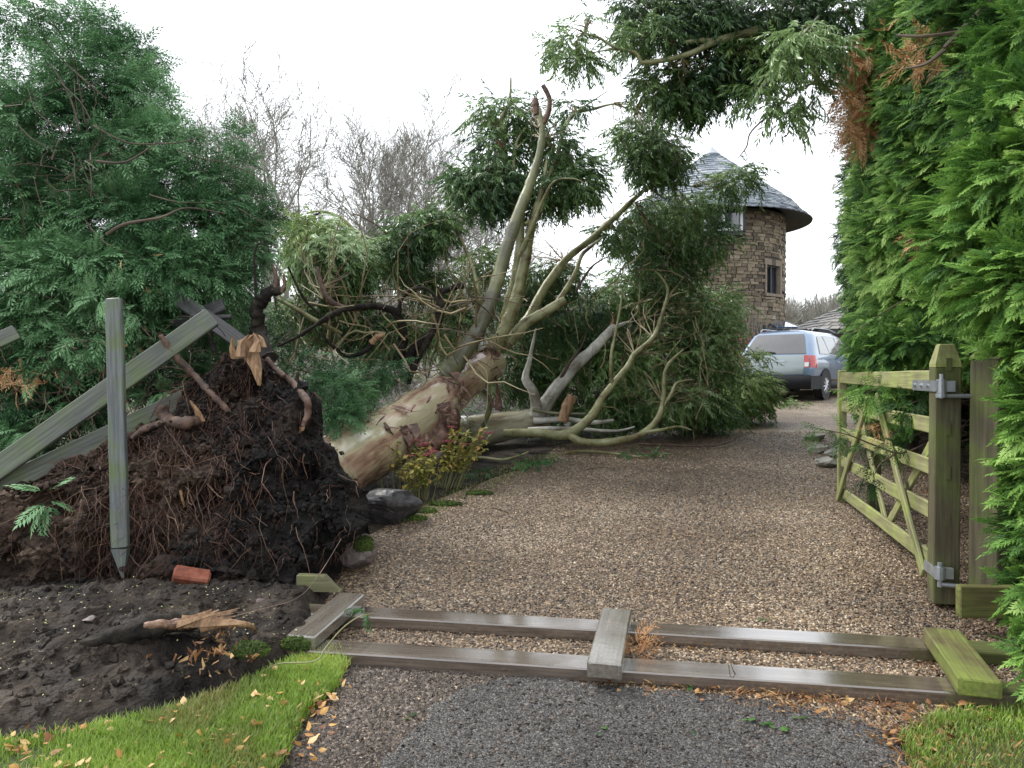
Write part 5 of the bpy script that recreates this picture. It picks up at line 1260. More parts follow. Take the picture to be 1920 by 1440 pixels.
hedge_part(13000, 10.0, 15.6, FR_MID, .13, .23, 'foliage', tone=.46)
# dead brown patch
def deadbox(n):
    py = rng.normal(165, 52, n); Y = rng.normal(9.6, .9, n); Z = EYE + (698 - py) / F * Y; return Y, Z
def dead(name, n, cx, cy, sx, sy, Y, ln, par):
    mb = MB(); P = np.array([list(at(rng.normal(cx, sx), rng.normal(cy, sy), Y + rng.normal() * .12)) for _ in range(n)])
    di = np.array([-.35, -.25, -.65]) + rng.normal(size=(n, 3)) * .5; tn = rng.uniform(0, 1, n)
    for i in range(3):
        m = np.arange(n) % 3 == i; scatter(mb, FR_FINE[i][0] * np.array([1, .6, 1.2]), FR_FINE[i][1], P[m], di[m], rdir(m.sum()), rng.uniform(.6, 1.2, m.sum()) * ln, tn[m])
    return mb.build(name, M['dead'], par)
dead('dead_foliage', 150, 1604, 120, 17, 24, 8.1, .24, hedge); dead('dead_foliage', 170, 1614, 225, 24, 26, 7.9, .24, hedge); dead('dead_foliage', 90, 1590, 170, 12, 30, 8.2, .26, hedge); dead('dead_foliage', 24, 1745, 425, 12, 12, 5.2, .2, hedge)
dead('dead_foliage', 60, 1740, 85, 40, 22, 5.6, .22, hedge)
# dense inside of the hedge
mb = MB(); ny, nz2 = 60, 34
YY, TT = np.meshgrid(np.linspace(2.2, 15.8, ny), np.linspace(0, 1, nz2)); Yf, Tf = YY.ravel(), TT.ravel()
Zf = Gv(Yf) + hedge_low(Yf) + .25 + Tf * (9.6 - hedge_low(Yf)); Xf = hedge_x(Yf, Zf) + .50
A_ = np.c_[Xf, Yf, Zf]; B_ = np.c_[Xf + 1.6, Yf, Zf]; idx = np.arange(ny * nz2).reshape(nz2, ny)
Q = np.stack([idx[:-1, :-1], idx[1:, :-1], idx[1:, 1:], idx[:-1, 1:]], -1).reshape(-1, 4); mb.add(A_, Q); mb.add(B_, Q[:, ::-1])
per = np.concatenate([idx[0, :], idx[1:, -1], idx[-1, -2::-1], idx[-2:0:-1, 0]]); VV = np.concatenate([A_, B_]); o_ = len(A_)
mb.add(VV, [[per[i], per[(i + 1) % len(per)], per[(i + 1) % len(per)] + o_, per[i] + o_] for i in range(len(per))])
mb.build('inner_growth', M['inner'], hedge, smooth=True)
for Y in np.arange(3.4, 15.5, 1.05):
    x = float(np.interp(Y, hyk, hxk)) + .75 + rng.normal() * .1; g = G(0, Y); mb = MB()
    limb(mb, [(x, Y, g - .1), (x + rng.normal() * .05, Y, g + 1), (x + rng.normal() * .1, Y, g + 2.4)], [.10, .08, .06], 8, .2); mb.build('trunk', M['brown_twig'], hedge)
mb = MB()
for i in range(150):
    Y = rng.uniform(3.6, 11); x = float(np.interp(Y, hyk, hxk)) + .7; z = G(0, Y) + rng.uniform(.4, 1.9); p = Vector((x, Y, z)); d = Vector((-.8, -.3, rng.uniform(-.3, .5))) + Vector(rng.normal(size=3)) * .35; pts = [p]
    for j in range(5): d = (d + Vector(rng.normal(size=3)) * .25).normalized(); pts.append(pts[-1] + d * rng.uniform(.1, .22))
    tube(mb, pts, [.012, .010, .008, .006, .004, .002], 4, 0, .5, cap=False)
prop(mb.build('dead_twigs', M['brown_twig'], hedge), kind='stuff')
for pts, rd in [([(1900, -30, 4.6), (1840, 25, 4.6), (1800, 60, 4.6), (1770, 90, 4.6)], [.03, .026, .02, .012]), ([(1800, 60, 4.6), (1730, 68, 4.6), (1680, 66, 4.7)], [.014, .010, .005]), ([(1880, 150, 4.3), (1905, 200, 4.3), (1912, 260, 4.3)], [.012, .016, .018]), ([(1770, 95, 4.6), (1735, 120, 4.6), (1690, 130, 4.7)], [.015, .010, .004]),
                ([(1740, 410, 5), (1720, 440, 4.95), (1700, 455, 4.9)], [.01, .008, .004])]:
    mb = MB(); limb(mb, [at(*p) for p in pts], rd, 6, .2); mb.build('branch', M['brown_twig'], hedge)
# dark ground shade plants / debris behind the gate are litter; low wall of lower growth deeper in
mb = MB()
for i in range(26):
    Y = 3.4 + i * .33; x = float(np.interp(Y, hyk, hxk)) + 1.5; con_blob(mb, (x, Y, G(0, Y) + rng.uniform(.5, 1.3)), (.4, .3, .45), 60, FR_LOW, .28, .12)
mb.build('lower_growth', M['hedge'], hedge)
# sprays reaching through and over the gate
def spray(name, parent, mat, pts, blobs, tpl, size, tone=.45, r0=.008):
    mb = MB(); limb(mb, [at(*p) for p in pts], list(np.linspace(r0, r0 * .3, len(pts))), 5, .1, 3); br = mb.build('branch', M['brown_twig'], parent)
    mb = MB()
    for (x, y, Y, rx, ry, rd, n) in blobs: con_blob(mb, at(x, y, Y), (rx / F * Y, rd, ry / F * Y), n, tpl, size, tone, .1, (-.3, -.1, -.35), .45)
    return mb.build('foliage', M[mat], br)
spray('b', hedge, 'hedge', [(1760, 690, 5.9), (1700, 700, 5.8), (1650, 725, 5.8), (1620, 740, 5.8)], [(1640, 735, 5.8, 34, 20, .12, 34), (1612, 742, 5.9, 16, 10, .1, 12), (1660, 720, 5.8, 20, 18, .1, 16)], FR_FINE, .17, .4)
spray('b', hedge, 'hedge', [(1790, 740, 5.4), (1740, 745, 5.2), (1690, 765, 5.2)], [(1700, 760, 5.2, 22, 20, .1, 20), (1730, 745, 5.2, 24, 20, .12, 24)], FR_MID, .15, .5)
spray('b', hedge, 'hedge', [(1740, 830, 5.3), (1690, 850, 5.2), (1640, 835, 5.2), (1590, 815, 5.2), (1540, 805, 5.3), (1520, 800, 5.3)], [(1680, 830, 5.2, 26, 16, .1, 20), (1630, 830, 5.2, 24, 14, .1, 14), (1585, 810, 5.2, 18, 10, .08, 8), (1540, 802, 5.3, 18, 10, .08, 8), (1700, 800, 5.2, 12, 12, .06, 8)], FR_FINE, .14, .35)
spray('b', hedge, 'hedge', [(1680, 850, 5.2), (1650, 870, 5.1), (1640, 890, 5.1)], [(1635, 895, 5.1, 18, 12, .06, 12), (1630, 870, 5.1, 14, 8, .06, 6)], FR_FINE, .13, .4)
dead('dead_foliage', 18, 1648, 805, 9, 12, 5.25, .10, hedge)
spray('b', hedge, 'hedge', [(1700, 560, 6.5), (1650, 590, 6.3), (1600, 625, 6.2)], [(1640, 620, 6.4, 46, 34, .22, 90), (1600, 655, 6.8, 22, 16, .15, 30), (1660, 660, 6.2, 46, 20, .22, 120), (1720, 640, 6.0, 40, 24, .2, 100)], FR_HI, .15, .36)
# nearer conifer whose sprays overhang the right edge
nc = empty('conifer_tree', Vector((3.1, 3.2, G(0, 3.2))), 'bright green conifer at the right edge overhanging the end of the timber frame', 'tree')
mb = MB(); limb(mb, [(3.1, 3.2, .05), (3.12, 3.2, 1.5), (3.1, 3.25, 3.6)], [.10, .08, .05], 8, .2); mb.build('trunk', M['brown_twig'], nc)
mb = MB()
for (x, y, Y, rx, ry, rd, n, tn) in [(1900, 330, 3.7, 95, 90, .3, 210, .66), (1880, 200, 3.8, 70, 90, .3, 150, .6), (1840, 470, 3.9, 80, 70, .3, 210, .52), (1900, 520, 3.5, 60, 80, .25, 170, .66), (1800, 400, 4.2, 60, 60, .3, 150, .5),
                                 (1905, 650, 3.4, 48, 60, .2, 150, .62), (1925, 780, 3.3, 60, 70, .25, 190, .66), (1925, 900, 3.3, 52, 70, .2, 180, .64), (1930, 1020, 3.25, 44, 70, .2, 170, .62), (1940, 1130, 3.2, 44, 70, .2, 150, .60), (1948, 1240, 3.15, 44, 40, .15, 80, .58), (1920, 50, 4.0, 90, 70, .3, 180, .6), (1820, 560, 4.3, 50, 40, .2, 110, .45)]:
    con_blob(mb, at(x + (58 if y > 620 else 20), y, Y), (rx / F * Y, rd, ry / F * Y), int(n * 1.3), FR_HI, .165, tn, .35, (-.5, -.45, -.1), .45)
mb.build('foliage', M['hedge'], nc)
mb = MB()
for i in range(10): con_blob(mb, (2.95, 3.35, .5 + i * .34), (.28, .28, .26), 60, FR_LOW, .26, .18, .2)
mb.build('inner_foliage', M['hedge'], nc)

# ================================================================== LEFT CYPRESS
cy = empty('cypress_tree', Vector((-5.2, 8.2, G(0, 8))), 'big dark green cypress filling the left side behind the broken fence', 'tree')
mb = MB(); limb(mb, [(-5.2, 8.2, .2), (-5.1, 8.1, 2), (-5.0, 8.0, 3.4), (-5.0, 7.9, 4.3)], [.26, .2, .15, .06], 12, .2); mb.build('trunk', M['brown_twig'], cy)
CB = [(15, 30, 7.2, 60, 40, .4, 90, .44), (120, 25, 7.2, 60, 24, .4, 60, .46), (200, 60, 7.1, 40, 24, .3, 60, .5), (40, 140, 7.2, 120, 84, .6, 300, .44), (170, 150, 7.0, 95, 66, .5, 330, .50), (250, 95, 7.1, 42, 22, .3, 75, .5), (100, 55, 7.3, 110, 40, .4, 90, .4), (262, 180, 6.9, 56, 50, .4, 210, .54), (80, 250, 6.8, 150, 90, .6, 620, .40), (230, 300, 6.7, 110, 70, .5, 420, .40),
      (320, 265, 6.8, 52, 38, .35, 140, .48), (385, 272, 6.9, 28, 8, .2, 16, .42), (438, 262, 7.0, 12, 16, .15, 22, .42), (455, 315, 7.0, 14, 18, .2, 24, .38), (395, 345, 6.8, 46, 26, .3, 80, .40), (340, 345, 6.7, 56, 30, .35, 120, .36), (478, 375, 7.0, 24, 18, .2, 40, .38), (425, 405, 6.8, 54, 30, .4, 120, .36), (490, 415, 7.0, 18, 22, .2, 36, .36),
      (60, 400, 6.6, 130, 90, .6, 620, .32), (230, 420, 6.5, 140, 80, .6, 620, .40), (370, 450, 6.6, 100, 60, .5, 380, .44), (460, 470, 6.8, 52, 60, .35, 200, .40), (120, 520, 6.2, 150, 80, .6, 640, .48), (300, 520, 6.3, 120, 60, .5, 420, .46), (420, 545, 6.7, 70, 50, .4, 220, .36),
      (30, 640, 6.3, 90, 80, .5, 380, .36), (160, 630, 6.1, 120, 70, .5, 400, .34), (290, 620, 6.6, 80, 55, .45, 260, .32), (60, 760, 6.2, 100, 60, .45, 320, .30), (180, 740, 6.4, 90, 50, .4, 230, .28), (20, 850, 6.0, 60, 50, .35, 170, .42), (150, 840, 6.5, 90, 40, .35, 130, .2), (330, 700, 6.8, 70, 60, .4, 200, .26), (420, 620, 7.2, 60, 40, .4, 150, .3), (-60, 500, 6.8, 120, 300, .6, 600, .3)]
mb = MB(); mb2 = MB()
for i, (x, y, Y, rx, ry, rd, n, tn) in enumerate(CB):
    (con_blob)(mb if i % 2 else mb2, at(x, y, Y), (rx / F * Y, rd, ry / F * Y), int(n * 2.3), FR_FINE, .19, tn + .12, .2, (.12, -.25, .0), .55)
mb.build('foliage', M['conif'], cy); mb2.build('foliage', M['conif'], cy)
# bright near sprays
mb = MB()
for (x, y, Y, rx, ry, rd, n) in [(160, 500, 5.6, 60, 34, .2, 60), (60, 520, 5.7, 50, 40, .2, 50), (190, 555, 5.5, 40, 24, .15, 34), (50, 590, 5.6, 50, 30, .2, 44), (255, 575, 5.6, 26, 30, .15, 22), (40, 810, 5.2, 46, 26, .15, 44), (300, 740, 5.8, 44, 14, .15, 26), (88, 930, 4.45, 6, 20, .04, 9), (330, 480, 5.9, 60, 30, .2, 50), (140, 760, 5.6, 40, 30, .2, 30), (90, 690, 5.6, 40, 24, .2, 28)]:
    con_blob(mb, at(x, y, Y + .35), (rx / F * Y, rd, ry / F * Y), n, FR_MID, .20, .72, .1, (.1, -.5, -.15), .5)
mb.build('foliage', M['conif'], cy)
for pts, rd in [([(-40, 330, 6.6), (60, 370, 6.4), (175, 300, 6.3), (235, 275, 6.4)], [.04, .03, .022, .012]), ([(52, 165, 6.2), (70, 210, 6.15), (120, 248, 6.1)], [.004, .007, .010]), ([(150, 245, 6.1), (130, 180, 6.1), (95, 120, 6.1)], [.012, .010, .005]), ([(108, 150, 6.1), (150, 190, 6.05), (170, 225, 6.05)], [.005, .008, .008]),
                ([(175, 235, 6.2), (220, 260, 6.15), (260, 270, 6.15), (350, 265, 6.3), (395, 245, 6.4)], [.014, .012, .010, .007, .003]), ([(180, 302, 6.1), (230, 305, 6.05), (265, 288, 6.1), (300, 262, 6.2)], [.018, .015, .011, .006]), ([(200, 440, 5.9), (235, 420, 5.85), (300, 408, 5.85), (350, 390, 6.0), (420, 400, 6.1)], [.022, .02, .016, .011, .005]),
                ([(280, 365, 6.1), (330, 378, 6.1), (380, 380, 6.2), (440, 378, 6.4)], [.010, .009, .007, .003]), ([(330, 280, 6.3), (390, 300, 6.4), (440, 298, 6.5)], [.008, .006, .003]), ([(30, 230, 6.0), (60, 260, 6.0), (100, 285, 6.0), (75, 310, 6.0)], [.007, .006, .005, .002]), ([(165, 300, 5.9), (172, 340, 5.9), (170, 370, 5.9)], [.004, .008, .006]),
                ([(85, 640, 5.9), (110, 700, 5.8), (150, 750, 5.7)], [.014, .010, .004]), ([(20, 700, 5.8), (50, 720, 5.75), (90, 760, 5.7), (120, 800, 5.7)], [.010, .009, .007, .004]), ([(230, 560, 5.9), (255, 600, 5.9), (290, 640, 5.9)], [.008, .008, .005]), ([(400, 300, 6.6), (480, 330, 6.7), (510, 380, 6.8)], [.008, .005, .003])]:
    mb = MB(); limb(mb, [at(*p) for p in pts], [q * .62 for q in rd], 6, .15); mb.build('branch', M['brown_twig'], cy)
mb = MB()
def loose(mb, x0, x1, y0, y1, Y0, Y1, n, L0, L1, r0):
    for i in range(n):
        p = at(rng.uniform(x0, x1), rng.uniform(y0, y1), rng.uniform(Y0, Y1)); d = Vector(rdir(1)[0]) + Vector((.3, -.1, -.1)); d.normalize(); pts = [p]; L = rng.uniform(L0, L1)
        for j in range(5): d = (d + Vector(rng.normal(size=3)) * .3).normalized(); pts.append(pts[-1] + d * L / 5)
        r_ = r0 * rng.uniform(.4, 1.2); tube(mb, pts, [r_ * (1 - .8 * j / 5) for j in range(6)], 3, 0, .5, cap=False)
loose(mb, 0, 230, 160, 560, 5.9, 7.0, 90, .3, .9, .006); loose(mb, 0, 400, 600, 860, 5.6, 6.6, 170, .25, .8, .006); loose(mb, 200, 460, 310, 500, 6.3, 7.0, 90, .3, .7, .004)
prop(mb.build('twig_tangle', M['brown_twig'], cy), kind='stuff')
mb = MB(); loose(mb, 0, 200, 650, 860, 5.5, 6.0, 60, .15, .4, .007); prop(mb.build('dead_twigs', M['root'], cy), kind='stuff')
dead('dead_foliage', 50, 40, 700, 30, 14, 5.7, .16, cy); dead('dead_foliage', 20, 240, 590, 40, 70, 5.8, .1, cy)

# smaller conifers behind the root plate
for pos, blobs, lab in [((700, 800, 8.6), [(690, 705, 9.0, 70, 34, .45, 200, .46), (740, 690, 9.2, 40, 24, .4, 80, .42), (640, 715, 8.8, 50, 30, .4, 120, .46)], 'small feathery conifer crushed behind the leaning trunk'),
                        ((640, 850, 7.6), [(640, 790, 7.6, 34, 30, .25, 110, .66), (625, 745, 7.8, 40, 36, .3, 150, .42), (660, 740, 8.0, 30, 26, .2, 80, .6)], 'bright green low conifer growth between root plate and trunk'),
                        ((480, 800, 8.2), [(560, 700, 8.4, 60, 50, .5, 150, .42), (470, 600, 8.4, 60, 50, .5, 140, .36), (410, 660, 8.0, 60, 60, .5, 230, .24), (330, 690, 7.6, 60, 50, .4, 180, .24)], 'dark conifer growth rising behind the peak of the root plate')]:
    b = at(*pos); b.z = G(0, b.y); t = empty('small_conifer', b, lab, 'conifer')
    mb = MB(); p = at(blobs[0][0], blobs[0][1], blobs[0][2]); limb(mb, [b, b.lerp(p, .5), p], [.05, .04, .02], 6, .2); mb.build('trunk', M['brown_twig'], t)
    mb = MB()
    for (x, y, Y, rx, ry, rd, n, tn) in blobs: con_blob(mb, at(x, y, Y), (rx / F * Y, rd, ry / F * Y), n, FR_FINE, .22, tn, .2, (.1, -.3, -.05), .6)
    mb.build('foliage', M['conif'], t)
# grey leafed ground under the crown
mb = MB()
for i in range(34):
    x = rng.uniform(540, 1400); Y = rng.uniform(11.9, 14) if x < 1060 else rng.uniform(12.8, 14.5); p = at(x, 720, Y); p.z = G(0, Y) + .15; euc_clump(mb, p, (.7, .6, .35), 34, .26, .42)
prop(mb.build('ground_cover', M['lowleaf']), 'dark low leafy growth under the fallen crown', 'undergrowth', kind='stuff')

# ================================================================== BROKEN FENCE
fp = at(222, 700, 5.0)
fence = empty('broken_fence', at(222, 1080, 4.85), 'broken fence with pointed grey stake and two slanting green rails on the root plate', 'fence')
up = Vector((.1, -1, .05))
post = box_obj('post', at(214, 560, 4.85), at(226, 1028, 4.62), .098, .045, up, M['wood_post'], fence)
V = []
a_, b_ = at(226, 1028, 4.62), at(231, 1084, 4.60)
mb = MB(); s = Vector((.049, 0, 0)); d_ = Vector((0, .0225, 0))
mb.add([list(v) for v in (a_ - s - d_, a_ + s - d_, a_ + s + d_, a_ - s + d_, b_ - s * .12 - d_ * .3, b_ + s * .12 - d_ * .3, b_ + s * .12 + d_ * .3, b_ - s * .12 + d_ * .3)], [[0, 4, 5, 1], [1, 5, 6, 2], [2, 6, 7, 3], [3, 7, 4, 0], [4, 7, 6, 5]]); mb.build('post_point', M['wood_post'], post)
box_obj('rail', at(-60, 918, 4.92), at(398, 594, 5.5), .145, .045, up, M['wood_fence'], fence)
box_obj('rail', at(-40, 932, 5.0), at(372, 736, 5.6), .135, .045, up, M['wood_fence'], fence)
fb = box_obj('fence_board', at(305, 540, 6.1), at(472, 656, 6.12), .12, .05, Vector((.3, -1, .3)), M['wood_board']); prop(fb, 'dark grey board sloping down to the splintered root on the peak', 'board', 'loose fence boards')
fb = box_obj('fence_board', at(330, 612, 6.25), at(420, 570, 6.25), .11, .05, Vector((0, -1, .3)), M['wood_board']); prop(fb, 'short dark board end crossing behind the sloping board', 'board', 'loose fence boards')
fb = box_obj('fence_board', at(398, 596, 6.2), at(435, 594, 6.2), .035, .05, Vector((0, -1, .3)), M['wood_board']); prop(fb, 'smallest dark board end, right of the crossed boards', 'board', 'loose fence boards')
fb = box_obj('fence_board', at(-40, 655, 5.5), at(33, 622, 5.6), .11, .045, up, M['wood_fence']); prop(fb, 'grey green board end at the left edge among the cypress sprays', 'board', 'loose fence boards')

# ================================================================== TIMBER FRAME ON THE DRIVE
def gz(px, py, h): return gp(px, py, h)
fr = empty('timber_frame', gz(1160, 1215, 0), 'long wet timber frame with cross slabs lying flat across the drive', 'fence panel')
H1 = .062
def flat(name, p0, p1, w_, z0, t, mat, par=fr):
    """board lying flat: pixel centre line of its TOP face, thickness t, underside at height z0"""
    a = gz(*p0, z0 + t); b = gz(*p1, z0 + t); n = Vector((0, -.043, 1)).normalized()
    return box_obj(name, a - n * t / 2, b - n * t / 2, w_, t, n, M[mat], par, bev=.006, seg=20, jit=.0018)
flat('rail', (532, 1138), (1935, 1217), .155, .0, H1, 'wood_rail')
flat('rail', (500, 1203), (1960, 1295), .155, .0, H1, 'wood_rail')
flat('cross_slab', (1157, 1141), (1133, 1243), .155, H1 + .001, .075, 'wood_slab')
flat('cross_slab', (660, 1112), (563, 1192), .150, H1 + .001, .065, 'wood_slab')
flat('cross_slab', (1766, 1178), (1839, 1276), .165, H1 + .001, .075, 'wood_green')
a = gz(556, 1130, 0); b = gz(633, 1130, 0)
mb = MB(); q0, q1 = at(556, 1135, a.y), at(634, 1135, a.y); zt = at(556, 1081, a.y).z; zc = at(633, 1108, a.y).z; xs = at(608, 1082, a.y).x; zb = G(0, a.y) + H1 + .002
pr = [(q0.x, zb), (q1.x + .01, zb), (q1.x, zc), (xs, zt), (q0.x, zt + .005)]; V = [(x, a.y, z) for x, z in pr] + [(x, a.y + .06, z + .0) for x, z in pr]
mb.add(V, [[0, 1, 2, 3], [8, 7, 6, 5], [0, 5, 6, 1], [1, 6, 7, 2], [2, 7, 8, 3], [3, 8, 9, 4], [4, 9, 5, 0]]); mb.add([V[0], V[3], V[4], V[5], V[8], V[9]], [[0, 1, 2], [5, 4, 3]]); mb.build('end_board', M['wood_olive'], fr)
Yb = gz(1790, 1190, .0).y + .05; p = at(1795, 1180, Yb); q = at(1990, 1190, Yb)
box_obj('end_board', (p.x, Yb, G(0, Yb) + H1 + .10), (q.x, Yb - .02, G(0, Yb) + H1 + .10), .055, .17, Vector((0, 0, 1)), M['wood_green'], fr)
# moss on the left end and bolts
def mossy(name, c, rad, n, par=None, mat='moss'):
    mb = MB(); o, d = shell(n, rad, .6, .5); P = np.array(c) + o; s = rng.uniform(.004, .012, n)
    V = np.array([(1, 0, 0), (-.5, .87, 0), (-.5, -.87, 0), (0, 0, 1.3)]) ; scatter(mb, V, np.array([[0, 1, 3], [1, 2, 3], [2, 0, 3]]), P, rdir(n), d + rng.normal(size=(n, 3)) * .3, s * 1.0, rng.uniform(0, 1, n))
    th = np.linspace(0, math.pi, 9); ph = np.linspace(0, 2 * math.pi, 17)[:-1]; V = np.array([(math.sin(a) * math.cos(b), math.sin(a) * math.sin(b), math.cos(a)) for a in th for b in ph]); V = V * np.array(rad) * .93 * (1 + (fbm(V, 3, 3, n) - .5)[:, None] * .5) + np.array(c)
    mb.add(V, [[i * 16 + j, (i + 1) * 16 + j, (i + 1) * 16 + (j + 1) % 16, i * 16 + (j + 1) % 16] for i in range(8) for j in range(16)]); return mb.build(name, M[mat], par)
mossy('moss', gz(560, 1198, .10) + Vector((0, -.03, -.01)), (.075, .03, .032), 500, fr); mossy('moss', gz(525, 1212, .045), (.10, .03, .035), 500, fr); mossy('moss', gz(580, 1208, .05), (.07, .03, .03), 300, fr)

# ================================================================== GATE
gH = gp(1779, 1130); gH.z = 0; HYY = gH.y; Hx = at(1772, 700, 4.5).x; Hp = np.array([Hx, 4.5]); Tp = np.array([at(1578, 700, 7.45).x, 7.45]); GL = np.linalg.norm(Tp - Hp); gd = (Tp - Hp) / GL; gn = np.array([-gd[1], gd[0]])   # gn points to the drive
def gpt(s, z, off=0.0): p = Hp + gd * s + gn * off; return Vector((p[0], p[1], z))
gate = empty('field_gate', gpt(0, G(0, 4.5)), 'open wooden five bar gate green with algae beside the hedge', 'gate')
nrm = Vector((gn[0], gn[1], 0))
def gs(px):   # distance along the gate seen at a photo column
    k_ = (px - 960) / F; return (k_ * Hp[1] - Hp[0]) / (gd[0] - k_ * gd[1])
def gz_(px, py): s = gs(px); Y = Hp[1] + gd[1] * s; return EYE + (698 - py) / F * Y
zs = [1.447, 1.173, .917, .646, .35]
st = box_obj('hinge_stile', gpt(0, .15), gpt(0, 1.53), .12, .14, nrm, M['wood_gate_dark'], gate)
mb = MB(); c = gpt(0, 1.53); u_ = Vector((gd[0], gd[1], 0)); V = []
for hh, kx, ky in ((0, .06, .068), (.02, .06, .068), (.13, .035, .04), (.135, .03, .034)):
    for sx, sy in ((-1, -1), (1, -1), (1, 1), (-1, 1)): V.append(list(c + u_ * kx * sx + nrm * ky * sy + Vector((0, 0, hh))))
mb.add(V, [[i * 4 + j, i * 4 + (j + 1) % 4, (i + 1) * 4 + (j + 1) % 4, (i + 1) * 4 + j] for i in range(3) for j in range(4)] + [[12, 13, 14, 15]]); mb.build('stile_cap', M['wood_gate'], st)
for z in zs[1:] + [1.545]:
    mb = MB(); cc = gpt(-.063, z); boxmb(mb, cc, (.026, .012, .075), math.atan2(gd[1], gd[0]) + math.pi / 2); mb.build('tenon_end', M['wood_gate_dark'], st)
box_obj('shutting_stile', gpt(GL - .03, .23), gpt(GL - .03, 1.52), .075, .075, nrm, M['wood_gate'], gate)
tr_ = box_obj('top_rail', gpt(.06, zs[0]), gpt(GL - .07, zs[0]), 0.13, .07, nrm, M['wood_gate'], gate, taper=lambda t: 1 - .25 * t)
for z in zs[1:]: box_obj('bar', gpt(.06, z), gpt(GL - .07, z), 0.100, .026, nrm, M['wood_gate'], gate)
for (x0, y0, x1, y1, off) in ((1568, 932, 1636, 748, .034), (1652, 742, 1746, 1078, .034)):
    s0, s1 = gs(x0), gs(x1); s0 = min(s0, GL - .02); box_obj('brace', gpt(s0, gz_(x0, y0) if x0 > 1600 else .27, off), gpt(s1, gz_(x1, y1), off), .075, .024, nrm, M['wood_gate'], gate)
for (x0, y0, x1, y1) in ((1598, 745, 1655, 985), (1754, 800, 1655, 990)):
    s0, s1 = gs(x0), gs(x1); box_obj('brace', gpt(s0, gz_(x0, y0), -.036), gpt(s1, gz_(x1, y1), -.036), .075, .024, nrm, M['wood_gate'], gate)
# hinges
mb = MB()
zh = 1.42
def gbox(mb, s0, s1, z0, z1, o0, o1):
    V = [list(gpt(s, z, o)) for s in (s0, s1) for z in (z0, z1) for o in (o0, o1)]; mb.add(V, [[0, 1, 3, 2], [4, 6, 7, 5], [0, 4, 5, 1], [2, 3, 7, 6], [0, 2, 6, 4], [1, 5, 7, 3]])
gbox(mb, -.09, .36, zh - .032, zh + .032, .072, .079); tube(mb, [gpt(-.105, zh - .04, .05), gpt(-.105, zh + .04, .05)], [.026, .026], 12); gbox(mb, -.115, -.08, zh - .031, zh + .031, -.02, .078)
for s in (.04, .17, .30): tube(mb, [gpt(s, zh, .079), gpt(s, zh, .090)], [.012, .010], 8)
mb.build('top_hinge', M['galv'], gate)
mb = MB(); tube(mb, [gpt(-.105, zh - .07, .05), gpt(-.105, zh + .07, .05)], [.012, .012], 8); tube(mb, [gpt(-.105, zh - .065, .05), gpt(-.105, zh - .042, .05)], [.03, .03], 12)
pp = Vector((at(1833, 700, 4.32).x, 4.36, zh - .055)); tube(mb, [gpt(-.105, zh - .055, .05), pp], [.012, .012], 8); mb.build('hinge_pin', M['galv'], gate)
mb = MB(); zl = .345; gbox(mb, -.09, .09, zl - .03, zl + .03, .072, .079); tube(mb, [gpt(-.105, zl - .035, .05), gpt(-.105, zl + .035, .05)], [.03, .03], 12); gbox(mb, -.115, -.08, zl - .03, zl + .03, -.02, .078); mb.build('bottom_hinge', M['galv'], gate)
mb = MB(); pp2 = Vector((pp.x, pp.y, zl - .07)); tube(mb, [gpt(-.105, zl - .08, .05), gpt(-.105, zl + .06, .05)], [.014, .014], 8); tube(mb, [gpt(-.105, zl - .065, .05), pp2], [.013, .013], 8); mb.build('hinge_pin', M['galv'], gate)
# hanging post
Yp = 4.33; pc = at(1862, 700, Yp); gpst = empty('gate_post', (pc.x, Yp, G(0, Yp)), 'thick square gate post with slanted top between gate hinges and conifer', 'post')
a_ = R(28); ux = Vector((math.cos(a_), math.sin(a_), 0))
bo = box_obj('post', (pc.x, Yp, G(0, Yp) - .2), (pc.x, Yp, 1.575), .165, .165, Vector((-math.sin(a_), math.cos(a_), 0)), M['wood_gate_dark'], gpst)
mb = MB(); V = []
for hh, k_, sh in ((0, .083, 0), (.012, .083, 0), (.075, .05, .02)):
    for sx, sy in ((-1, -1), (1, -1), (1, 1), (-1, 1)): v = Vector((pc.x, Yp, 1.575)) + ux * k_ * sx + Vector((-ux.y, ux.x, 0)) * k_ * sy + Vector((0, 0, hh)) + ux * sh; V.append(list(v))
mb.add(V, [[i * 4 + j, i * 4 + (j + 1) % 4, (i + 1) * 4 + (j + 1) % 4, (i + 1) * 4 + j] for i in range(2) for j in range(4)] + [[8, 9, 10, 11]]); mb.build('post_top', M['wood_gate'], gpst)
q = gpt(GL - .35, 0, -.22); sp = box_obj('stop_post', (q.x, q.y, G(0, q.y) - .1), (q.x, q.y, G(0, q.y) + .95), .10, .10, nrm, M['wood_gate_dark']); prop(sp, 'short dark post standing behind the far end of the gate', 'post')
